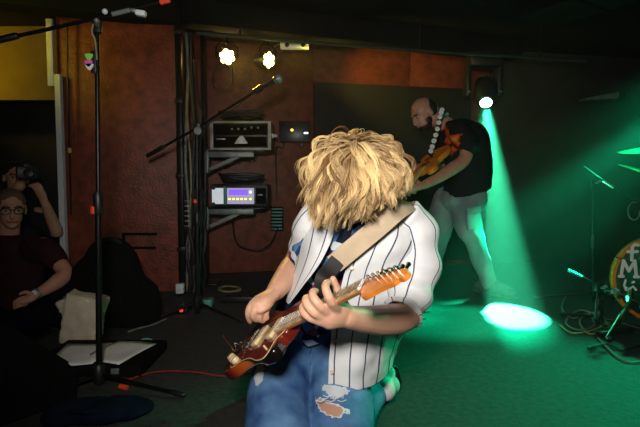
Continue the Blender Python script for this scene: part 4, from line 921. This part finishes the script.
# cable ties with pale tails
for k in range(6): obj('cable_tie', MB().bbox(P(187, 201 + k * 5, 3.585), (.035, .012, .008), .002), M['silver'], o)
px2 = P(205, 200, 4.0).x
o = thing('rack_column', 'slim dark column carrying the amplifier shelves', 'column', (px2, 4.0, 0)); o['kind'] = 'thing'
obj('column_tube', MB().bbox((px2, 4.0, CZ / 2), (.035, .04, CZ - .01), .005), M['blacksteel'], o)
obj('foot_plate', MB().bbox((px2, 4.0, .012), (.22, .22, .02), .004), M['blacksteel'], o)
def shelf(y, label):
    t = thing('shelf_bracket', label, 'shelf', P(206, y, 4.0), 'shelf brackets')
    a = P(208, y, 3.97); b = P(254, y, 3.97)
    obj('arm', MB().bbox((a + b) / 2, ((b - a).length, .05, .048), .006), M['steel'], t)
    obj('plate', MB().bbox(P(208, y + 7, 3.97), (.02, .07, .19), .004), M['steel'], t)
    obj('brace', MB().tube([P(210, y + 15, 3.97), P(239, y + 2, 3.97)], .020, 4, up=(0, 1, 1)), M['steel'], t)
    obj('tray', MB().bbox((a + b) / 2 + Vector((.03, .12, .028)), ((b - a).length + .12, .30, .012), .003), M['blacksteel'], t)
shelf(154.5, 'grey steel shelf bracket under the silver-edged amplifier'); shelf(211.5, 'grey steel shelf bracket under the unit with the purple screen')
def wbox(px0, px1, py0, py1, d_, depth): 
    a = P(px0, py1, d_); b = P(px1, py0, d_); return (a + b) / 2 + Vector((0, depth / 2, 0)), (b.x - a.x, depth, b.z - a.z)
c, s = wbox(210, 271, 121, 150, 3.93, .24)
t = thing('amplifier', 'amplifier head with a pale metal edge and dark blue face on the upper shelf', 'amplifier', c - Vector((0, 0, s[2] / 2)))
obj('cabinet', MB().bbox(c, s, .01), M['black'], t)
fr = MB(); fy = c.y - s[1] / 2 - .004
for (x0, x1, y0, y1) in ((210, 271, 121, 123.2), (210, 271, 147.8, 150), (210, 213, 123, 148), (268, 271, 123, 148)):
    cc, ss = wbox(x0, x1, y0, y1, fy, .012); obj('edge_trim', MB().bbox(cc, ss, .003), mat('pale_edge', (.42, .40, .34), .5) if 'pale_edge' not in bpy.data.materials else bpy.data.materials['pale_edge'], t)
cc, ss = wbox(213.5, 267.5, 125, 135, fy + .004, .006); fp = obj('control_panel', MB().bbox(cc, ss, .002), M['ampface'], t)
for k in range(5): obj('knob', MB().lathe([(.009, 0), (.008, .012), (.0001, .013)], P(232 + k * 6.5, 129 if k < 3 else 127.5, fy + .004), (0, -1, 0), 12), M['steel'], fp)
cc, ss = wbox(214, 267, 136.5, 147, fy + .004, .006); gf = obj('front_grille', MB().bbox(cc, ss, .002), M['boardblack'], t)
obj('name_plate', MB().bbox(P(221, 139, fy + .001), (.075, .004, .010), .001), M['silver'], gf)
obj('emblem', MB().prism([(-.055, -.03), (.055, -.03), (.015, .035), (-.01, .03)], P(241, 140, fy + .002), hx, Vector((0, 0, 1)), Vector((0, 1, 0)), -.004, .002), M['silver'], gf, smooth=False)
obj('side_jack', MB().lathe([(.02, 0), (.02, .02), (.012, .03), (.012, .05), (.0001, .05)], P(271, 136, 4.0), (1, -.2, 0), 12), M['white'], t)
c, s = wbox(211, 268, 184, 207, 3.93, .24)
t = thing('rack_unit', 'rack unit with glowing purple screen and yellow buttons on the lower shelf', 'amplifier', c - Vector((0, 0, s[2] / 2)))
obj('case', MB().bbox(c, s, .012), M['black'], t); fy = c.y - s[1] / 2 - .002
cc, ss = wbox(212, 223.5, 188, 204, fy, .006); obj('lit_plate', MB().bbox(cc, ss, .002), M['screenw'], t)
for k in (0, 1):
    obj('handle_knob', MB().lathe([(.018, 0), (.018, .012), (.0001, .013)], P(213.5, 187.5 + k * 17, fy), (0, -1, 0), 14), M['black'], t)
cc, ss = wbox(223.5, 226, 186.5, 205, fy, .008); obj('teal_strip', MB().bbox(cc, ss, .001), M['teal'], t)
cc, ss = wbox(227, 254, 188, 204, fy, .005); pn = obj('lit_panel', MB().bbox(cc, ss, .001), M['screenv'], t)
cc, ss = wbox(229, 248, 189.5, 195, fy - .003, .004); obj('screen', MB().bbox(cc, ss, .001), M['screenp'], pn)
for k in range(5): obj('button', MB().bbox(P(229.5 + k * 4, 199, fy - .004), (.018, .006, .014), .002), M['ledy'], pn)
obj('dial', MB().lathe([(.011, 0), (.010, .01), (.0001, .011)], P(250.5, 192, fy - .003), (0, -1, 0), 14), M['ledw'], pn)
obj('dial', MB().lathe([(.009, 0), (.008, .01), (.0001, .011)], P(250.5, 199, fy - .003), (0, -1, 0), 14), M['ledy'], pn)
cc, ss = wbox(256, 266, 188, 204, fy, .008); rp_ = obj('side_panel', MB().bbox(cc, ss, .002), M['blackmatte'], t)
obj('badge', MB().bbox(P(260, 195, fy - .006), (.04, .004, .012), .001), M['steel'], rp_)
# coils of cable lying on both units
for (y_, z_, lab, sd_) in ((119.5, 121, 'heap of black cable on the silver-edged amplifier', 1), (182.5, 184, 'heap of black cable on the unit with the purple screen', 2)):
    rnd = random.Random(sd_); pts = []
    for k in range(46):
        t_ = k * .62; pts.append(tuple(P(240 + (20 + 5 * math.sin(k * 1.9)) * math.cos(t_), y_ - 0.5 - 6.0 * abs(math.sin(k * .37)) - rnd.random() * 2.5, 4.05 + .055 * math.sin(t_))))
    tag(obj('cable_coil', MB().tube([Vector(q) for q in spline(pts, 260)], .011, 6), M['cable']), lab, 'cable')
# small wall box with two lights
def wall_d(px): return on_back(px).y
c, s = wbox(279, 310, 121, 142, wall_d(295) - .16, .12)
t = thing('wall_box', 'small black wall box with an amber and a white light', 'box', c); obj('box_body', MB().bbox(c, s, .008), M['black'], t)
fy = c.y - s[1] / 2
cc, ss = wbox(281, 308, 123, 140, fy - .004, .006); obj('face_plate', MB().bbox(cc, ss, .002), M['ampface'], t)
obj('amber_light', MB().ell(P(292, 130, fy - .008), (.014, .008, .012)), M['ledy'], t); obj('white_light', MB().bbox(P(306, 133, fy - .008), (.04, .008, .016), .003), M['ledw'], t)
obj('bottom_jack', MB().lathe([(.014, 0), (.014, -.02), (.008, -.035)], P(302, 143, fy + .04), (0, 0, 1), 10), M['steel'], t)
tag(obj('cable', MB().tube([Vector(q) for q in spline([tuple(P(*c_)) for c_ in ((285, 142, fy + .05), (282, 148, fy + .04), (277, 147, fy + .05), (276, 160, fy + .1), (277, 206, fy + .12))], 30)], .007, 6), M['cable']), 'black cable looping below the small wall box', 'cable')
# vented connector strips
for (x0, x1, lab) in ((271, 283, 'ridged teal connector strip on the wall, fully in view'), (300, 312, 'ridged teal connector strip partly hidden by the blond guitarist')):
    c, s = wbox(x0, x1, 207, 231, wall_d(x0) - .07, .05); t = thing('connector_strip', lab, 'connector', c, 'connector strips')
    obj('backing', MB().bbox(c, s, .004), M['blackmatte'], t)
    for k in range(7): obj('fin', MB().bbox(P((x0 + x1) / 2, 209 + k * 3.3, c.y - .03), (s[0] * .9, .02, .016), .003), M['teal'], t)
# white outlet strip under the ceiling
c, s = wbox(280, 309, 41.5, 48.5, 4.12, .05); t = thing('outlet_strip', 'white outlet strip under the ceiling rail', 'outlet', c)
obj('strip_body', MB().bbox(c, s, .006), M['white'], t)
for x_ in (287, 303): obj('socket', MB().lathe([(.018, 0), (.018, .004), (.0001, .005)], P(x_, 45, c.y - .026), (0, -1, 0), 12), M['black'], t)
obj('mounting_hook', MB().tube([c, Vector((c.x, c.y, CZ))], .006, 6), M['steel'], t)
# hanging lamp cables
def cable(pts, r_, m_, label, n=50, flat=None):
    return tag(obj('cable', MB().tube([Vector(q) for q in spline([tuple(P(*c)) if flat is None else tuple(c) for c in pts], n)], r_, 6), M[m_]), label, 'cable')
cable([(222, 64, 4.1), (214, 72, 4.12), (213, 86, 4.12), (222, 90, 4.12), (231, 86, 4.12), (232, 70, 4.12), (226, 44, 4.1), (226, 33, 4.1)], .005, 'cable', 'thin black cable loop below the lamp nearest the post')
cable([(280, 44, 4.13), (274, 47, 4.13), (271, 54, 4.12), (268, 50, 4.1)], .005, 'cablegrey', 'short grey cable from the outlet strip to a yellow lamp')
cable([(193, 60, 3.9), (196, 90, 3.95), (202, 112, 3.98), (207, 122, 3.98)], .008, 'cable', 'black cable sagging between the post and the rack column')
cable([(232, 210, 4.08), (234, 235, 4.2), (240, 246, 4.3), (256, 250, 4.3), (270, 244, 4.35), (278, 228, 4.50)], .006, 'cable', 'slack black cable hanging under the lower shelf')
# thin cord with a bead at the doorway
t = thing('pull_cord', 'thin dark cord with a yellow bead hanging beside the white strip', 'cord', P(69, 150, 3.57))
obj('cord', MB().tube([P(67, 22, 3.57), P(67.5, 80, 3.57), P(69.5, 150, 3.575), P(71, 215, 3.575)], .0075, 6), M['black'], t)
obj('bead', MB().lathe([(.006, -.02), (.013, -.014), (.013, .014), (.006, .02)], P(69.7, 150.5, 3.555), (0, 0, 1), 10), mat('yellow_bead', (.75, .55, .12), .4), t)
# recessed plate on the red wall
t = thing('wall_plate', 'dark slotted plate set in the red wall beside the tall stand', 'plate', P(139, 242, 3.66))
for (x0, x1, y0, y1) in ((122, 156, 233, 235.2), (122, 155, 247, 249), (122, 124, 235, 247)):
    cc, ss = wbox(x0, x1, y0, y1, 3.63, .03); obj('slot', MB().bbox(cc, ss, .003), M['blackmatte'], t)
# ------------------------------------------------------------------ drum kit at the right edge
DC = Vector((P(697, 291, 2.50).x, 2.50, 0.268)); dn = Vector((-0.18, -1, 0.02)).normalized(); dxv = Vector((1, -0.18, 0)).normalized(); dzv = dxv.cross(-dn).normalized() * -1
if dzv.z < 0: dzv = -dzv
t = thing('bass_drum', 'bass drum with orange hoop and white hand lettering on its black head', 'drum', (DC.x, DC.y, 0))
obj('shell', MB().lathe([(.242, 0.02), (.242, .40)], DC, -dn, 48), M['black'], t)
for h in (0, .40): obj('hoop', MB().lathe([(.238, -.022), (.261, -.022), (.263, -.018), (.263, .022), (.261, .025), (.242, .025), (.238, -.0219)], DC - dn * h, -dn, 56, caps=False), M['orangewood'], t)
hd = obj('drum_head', MB().lathe([(.242, -.012), (.242, .0), (.0001, .001)], DC, dn, 48), M['drumhead'], t)
obj('drum_head', MB().lathe([(.242, -.012), (.242, .0), (.0001, .001)], DC - dn * .40, -dn, 48), M['drumhead'], t)
for k in range(8):
    a_ = k * math.pi / 4 + .3; pp = DC + (dxv * math.cos(a_) + dzv * math.sin(a_)) * .268
    lg = obj('claw', MB().bbox(pp + dn * .012, (.03, .035, .05), .006), M['chrome'], t); obj('tension_rod', MB().tube([pp, pp - dn * .40], .004, 6), M['chrome'], lg)
def stroke_letter(name, strokes, px, py, size, wd):
    """brush-painted letter: flat strokes lying on the drum head"""
    sx = P(px, py, 2.48); off = DC + dn * .004; sx = sx + dn * (off - sx).dot(dn); mb = MB()
    for st_ in strokes: mb.tube([sx + dxv * (x * size) + dzv * (z * size) for x, z in st_], wd, 8, .12, up=tuple(dn), round_caps=True)
    obj(name, mb, M['letter'], hd)
stroke_letter('lettering', [[(.35, .95), (.15, .98), (.02, .80), (0, 0)], [(-.22, .52), (.3, .54)]], 638.5, 262, .085, .0085)
stroke_letter('lettering', [[(-.02, 0), (.10, 1.0)], [(.10, 1.0), (.42, .35)], [(.42, .35), (.75, 1.0)], [(.75, 1.0), (.86, 0)], [(-.12, 0), (.1, 0)], [(.76, 0), (.98, 0)]], 628.5, 279, .085, .0085)
stroke_letter('lettering', [[(.0, .75), (-.08, .35), (.05, .02)]], 632, 293, .07, .006)
stroke_letter('lettering', [[(.0, .1), (.25, .3), (.45, .05)], [(.2, .6), (.3, .65)]], 636, 293, .07, .006)
pp = obj('port_ring', MB().lathe([(.075, 0), (.082, .003), (.082, .006), (.07, .006)], DC + dxv * -.06 - dzv * .10 + dn * .001, dn, 28), M['silver'], hd)
obj('painted_reflection', MB().lathe([(.070, 0), (.070, .002), (.0001, .002)], DC + dxv * -.06 - dzv * .10 + dn * .001, dn, 28), mat('painted_sheen', (.25, .42, .38), .3), hd)  # pale green reflection on the head, painted in as a flat disc
obj('spur', MB().tube([DC + Vector((-.24, .15, -.06)), Vector((P(604, 330, 2.55).x, 2.52, .014))], .010, 8, round_caps=True), M['chrome'], t)
obj('spur_bracket', MB().bbox(DC + Vector((-.262, .15, -.05)), (.03, .05, .09), .006), M['chrome'], t)
# cymbals on stands behind the drum
def cymbal(c, rad, tilt, label):
    c = Vector(c); ax = Vector(tilt).normalized(); t = thing('cymbal', label, 'cymbal', (c.x, c.y, 0), 'cymbals on stands')
    obj('plate', MB().lathe([(rad, -.022), (rad * .6, -.008), (rad * .26, 0), (rad * .2, .014), (rad * .08, .024), (.004, .026), (.004, .022), (rad * .2, .010), (rad * .26, -.004), (rad * .6, -.012), (rad, -.024)], c, ax, 40), M['brass'], t)
    obj('felt', MB().lathe([(.014, .026), (.014, .042), (.006, .05), (.0001, .05)], c, ax, 10), M['blackmatte'], t)
    obj('stand_pole', MB().tube([c + ax * .02, c - Vector((0, 0, .15)), Vector((c.x + .02, c.y + .05, .02))], .011, 10), M['chrome'], t)
    for k in range(3):
        a_ = k * 2.09 + .5; obj('leg', MB().tube([Vector((c.x + .02, c.y + .05, .22)), Vector((c.x + .02 + .25 * math.cos(a_), c.y + .05 + .25 * math.sin(a_), .012))], .009, 8), M['chrome'], t)
cymbal(P(652, 147, 3.45), .22, (-.10, -.12, 1), 'higher of the two bronze cymbals at the drum kit')
cymbal(P(650, 172, 3.2), .19, (.35, -.25, 1), 'lower tilted bronze cymbal at the drum kit')
# cables lying around the drum
def floor_pt(px, py, z=.008):
    c = P(px, py, 1.0); k = (CAM.z - z) / (CAM.z - c.z); return tuple(P(px, py, k))
def floor_cable(pts, r_, m_, label, n=60):
    return tag(obj('cable', MB().tube([Vector(q) for q in spline([floor_pt(x, y, r_ + .002 + .004 * (i % 2)) for i, (x, y) in enumerate(pts)], n)], r_, 6), M[m_]), label, 'cable')
floor_cable([(566, 297), (562, 308), (572, 318), (588, 314), (594, 325), (578, 330), (566, 322), (580, 310), (602, 318), (612, 330)], .006, 'cablegrey', 'grey tangled cable on the floor below the short boom stand', 90)
floor_cable([(560, 325), (572, 333), (592, 330), (606, 322), (596, 312), (580, 320), (590, 334), (612, 326)], .005, 'cablegold', 'tan tangled cable on the floor beside the bass drum', 80)
floor_cable([(588, 348), (606, 344), (622, 350), (640, 346), (655, 352)], .006, 'cable', 'black cable lying in front of the bass drum')
floor_cable([(598, 338), (612, 352), (628, 362), (650, 360)], .005, 'cablegrey', 'thin grey cable curving towards the right edge of the floor')
tag(obj('floor_bar', MB().bbox(Vector(floor_pt(604, 333)) + Vector((0.05, -.02, .018)), (.26, .05, .03), .012, Matrix.Rotation(.35, 3, 'Z')), M['black']), 'flat black bar lying on the floor by the bass drum', 'bar')  # plain flat bar, not a case
floor_cable([(430, 311), (418, 313), (409, 316), (414, 319), (426, 318)], .006, 'cable', 'small loop of black cable on the green floor behind the blond guitarist', 40)
# ------------------------------------------------------------------ clutter at the left
t = thing('gear_bag', 'big rounded black gear bag against the red wall', 'bag', (-1.24, 2.85, 0))
mb = MB(); mb.ell((P(112, 290, 2.85).x, 2.85, .20), (.20, .13, .33)); mb.ell((P(100, 290, 2.85).x, 2.86, .17), (.20, .14, .26)); mb.ell((P(132, 300, 2.85).x, 2.85, .10), (.18, .13, .20))
mb2 = MB(); 
bagm = remeshed('bag_body', mb, M['blackmatte'], t, .014, 5, .015, 6)
for v in bagm.data.vertices: v.co.z = max(v.co.z, 0.004)
obj('zip', MB().tube([Vector(q) for q in spline([tuple(P(*c)) for c in ((80, 292, 2.72), (95, 270, 2.70), (112, 282, 2.69), (122, 306, 2.70))], 24)], .005, 6), M['blacksteel'], t)
obj('handle', MB().tube([Vector(q) for q in spline([tuple(P(*c)) for c in ((98, 247, 2.82), (104, 240, 2.80), (116, 240, 2.80), (122, 247, 2.82))], 16)], .011, 8), M['leather'], t)
t = thing('floor_case', 'low flat black case on the floor under the loose sheets', 'case', (-.98, 2.18, 0))
obj('case_body', MB().bbox((-1.02, 2.20, .028), (.50, .36, .05), .008), M['blackmatte'], t)
for x_ in (-1.15, -.88): obj('latch', MB().bbox((x_, 2.017, .032), (.035, .008, .025), .002), M['steel'], t)
def sheet(c, sx, sy, rz, label, curl=.004):
    mb = MB(); n = 8; Rz = Matrix.Rotation(rz, 3, 'Z'); vs = []
    for i in range(n):
        for j in range(n):
            x = (i / (n - 1) - .5) * sx; y = (j / (n - 1) - .5) * sy
            vs.append(Vector(c) + Rz @ Vector((x, y, curl * (1 + math.sin(x * 26 + rz * 9) * math.cos(y * 17)))))
    mb.add(vs, [(i * n + j, (i + 1) * n + j, (i + 1) * n + j + 1, i * n + j + 1) for i in range(n - 1) for j in range(n - 1)])
    o = tag(obj('paper_sheet', mb, M['paper'], sharp=0), label, 'paper', 'loose sheets on the case'); o.modifiers.new('t', 'SOLIDIFY').thickness = .0012; return o
sheet((-1.10, 2.15, .056), .21, .28, .12, 'white sheet lying closest to the tall stand foot')
sheet((-.93, 2.18, .058), .21, .28, -.25, 'white sheet fanned out at the red cable end of the case')
cable([(95, 362, 2.1), (112, 358, 2.12), (100, 365, 2.08), (120, 366, 2.08), (136, 360, 2.12)], .004, 'cable', 'thin black cable lying across the loose sheets')
t = thing('paper_bag', 'crumpled pale paper bag behind the tall stand', 'bag', (-1.13, 2.42, 0))
mb = MB(); mb.box((P(84, 316, 2.45).x, 2.45, .135), (.17, .09, .26), Matrix.Rotation(.2, 3, 'Y'), 1.1); mb.box((P(70, 307, 2.45).x, 2.46, .20), (.09, .07, .10), Matrix.Rotation(-.5, 3, 'Y'))
pb = remeshed('bag_body', mb, mat('pale_paper', (.52, .46, .34), .85, var=.1), t, .008, 1, .012, 16)
for v in pb.data.vertices: v.co.z = max(v.co.z, 0.004)
obj('open_rim', MB().tube([P(60, 312, 2.42), P(66, 301, 2.41), P(80, 300, 2.40), P(94, 302, 2.41), P(102, 312, 2.43)], .006, 6), mat('paper_rim', (.6, .54, .42), .85), t)
t = thing('tape_roll', 'teal roll of tape lying behind the loose sheets', 'tape', Vector(floor_pt(146, 349)))
ring = [(.028, 0), (.042, 0), (.042, .035), (.028, .035), (.028, 0.001)]
obj('roll', MB().lathe(ring, Vector(floor_pt(146, 349, .003)), (.2, -.5, .9), 24), M['teal'], t)
obj('label_core', MB().lathe([(.0275, .004), (.0275, .030)], Vector(floor_pt(146, 349, .003)), (.2, -.5, .9), 20), M['paper'], t)
tag(obj('note', MB().bbox(Vector(floor_pt(131, 349, .004)), (.10, .07, .004), .001, Matrix.Rotation(.3, 3, 'Z')), M['paper']), 'small white note beside the roll of tape', 'paper')
floor_cable([(128, 380), (146, 374), (165, 371), (195, 372), (225, 376), (258, 372)], .003, 'cablered', 'red cable running over the floor from the loose sheets to the guitarist')
floor_cable([(128, 332), (140, 328), (152, 325), (166, 319)], .006, 'cablegrey', 'pale cable end curving beside the black gear bag')
def pedal(px, py, led, label, m_='black', sz=(.075, .12, .05)):
    c = Vector(floor_pt(px, py, 0)); t = thing('effect_pedal', label, 'pedal', c, 'small boxes by the post')
    obj('pedal_box', MB().bbox(c + Vector((0, 0, sz[2] / 2 + .002)), sz, .008), M[m_], t)
    obj('foot_switch', MB().lathe([(.010, 0), (.010, .012), (.007, .016), (.0001, .016)], c + Vector((0, -.03, sz[2] + .001)), (0, 0, 1), 12), M['chrome'], t)
    if led: obj('indicator', MB().ell(c + Vector((0, -sz[1] / 2, sz[2] * .55)), (.012, .010, .012)), M['ledr'], t)
pedal(184, 312, True, 'black floor pedal with a glowing red light')
pedal(208, 306, False, 'dark teal floor pedal behind the boom stand foot', 'teal', (.07, .09, .05))
t = thing('junction_box', 'small white box at the foot of the cable post', 'box', P(180, 289, 3.5)); c, s = wbox(175.5, 183, 284, 294, 3.52, .05)
obj('box_body', MB().bbox(c, s, .006), M['white'], t); obj('box_plug', MB().tube([c + Vector((.0, 0, -.03)), Vector((c.x, c.y, .004))], .012, 8), M['blacksteel'], t)
pts = [(228 + 10 * math.cos(k * .7) + k * .1, 289 + 2.8 * math.sin(k * .7)) for k in range(30)]
floor_cable(pts, .007, 'cablegold', 'tan coiled cable on the floor under the shelves', 150)
floor_cable([(205, 300), (225, 296), (250, 292), (275, 290), (300, 292)], .007, 'cable', 'black cable along the floor beneath the shelves')
t = thing('power_strip', 'dark power strip on the floor below the shelves', 'outlet', Vector(floor_pt(245, 302)))
obj('strip_body', MB().bbox(Vector(floor_pt(245, 302, 0)) + Vector((0, 0, .022)), (.34, .06, .04), .006), M['black'], t)
for k in range(4): obj('socket', MB().lathe([(.014, 0), (.014, .003), (.0001, .004)], Vector(floor_pt(245, 302, 0)) + Vector((-.12 + k * .08, 0, .042)), (0, 0, 1), 10), M['blackmatte'], t)
# floor monitor at the lower left corner
t = thing('floor_monitor', 'black wedge floor monitor in the lower left corner', 'speaker', (-1.12, 1.72, 0))
Rm = Matrix.Rotation(math.radians(-35), 3, 'Z'); ux, uy = Rm @ Vector((1, 0, 0)), Rm @ Vector((0, 1, 0))
obj('cabinet', MB().prism([(-.18, 0), (.18, 0), (.18, .12), (-.05, .34), (-.18, .34)], Vector((-1.24, 1.80, .004)), uy, Vector((0, 0, 1)), ux, -.24, .24), M['blackmatte'], t, smooth=False)
n_ = (uy * .22 + Vector((0, 0, .23))).normalized(); cg = Vector((-1.24, 1.80, .004)) + uy * .065 + Vector((0, 0, .23))
obj('grille', MB().bbox(cg + n_ * .004, (.42, .28, .012), .004, Matrix((ux, n_.cross(ux), n_)).transposed()), M['blackmatte'], t)
obj('side_handle', MB().bbox(Vector((-1.24, 1.80, .17)) + ux * .242, (.008, .12, .04), .003, Rm), M['blackmatte'], t)
t = thing('jacket', 'dark navy jacket crumpled on the floor at the bottom of the tall stand', 'jacket', (-.83, 1.72, 0))
mb = MB(); mb.ell((-.80, 1.68, .02), (.14, .09, .04)); mb.ell((-.70, 1.70, .02), (.09, .07, .03)); mb.ell((-.9, 1.66, .02), (.08, .08, .04))
jk = remeshed('folded_cloth', mb, M['bluedark'], t, .010, 2, .016, 16)
for v in jk.data.vertices: v.co.z = max(v.co.z, 0.004)
obj('collar', MB().tube([(-.86, 1.62, .05), (-.80, 1.60, .055), (-.74, 1.63, .05)], .014, 8, .5), M['bluedark'], t)
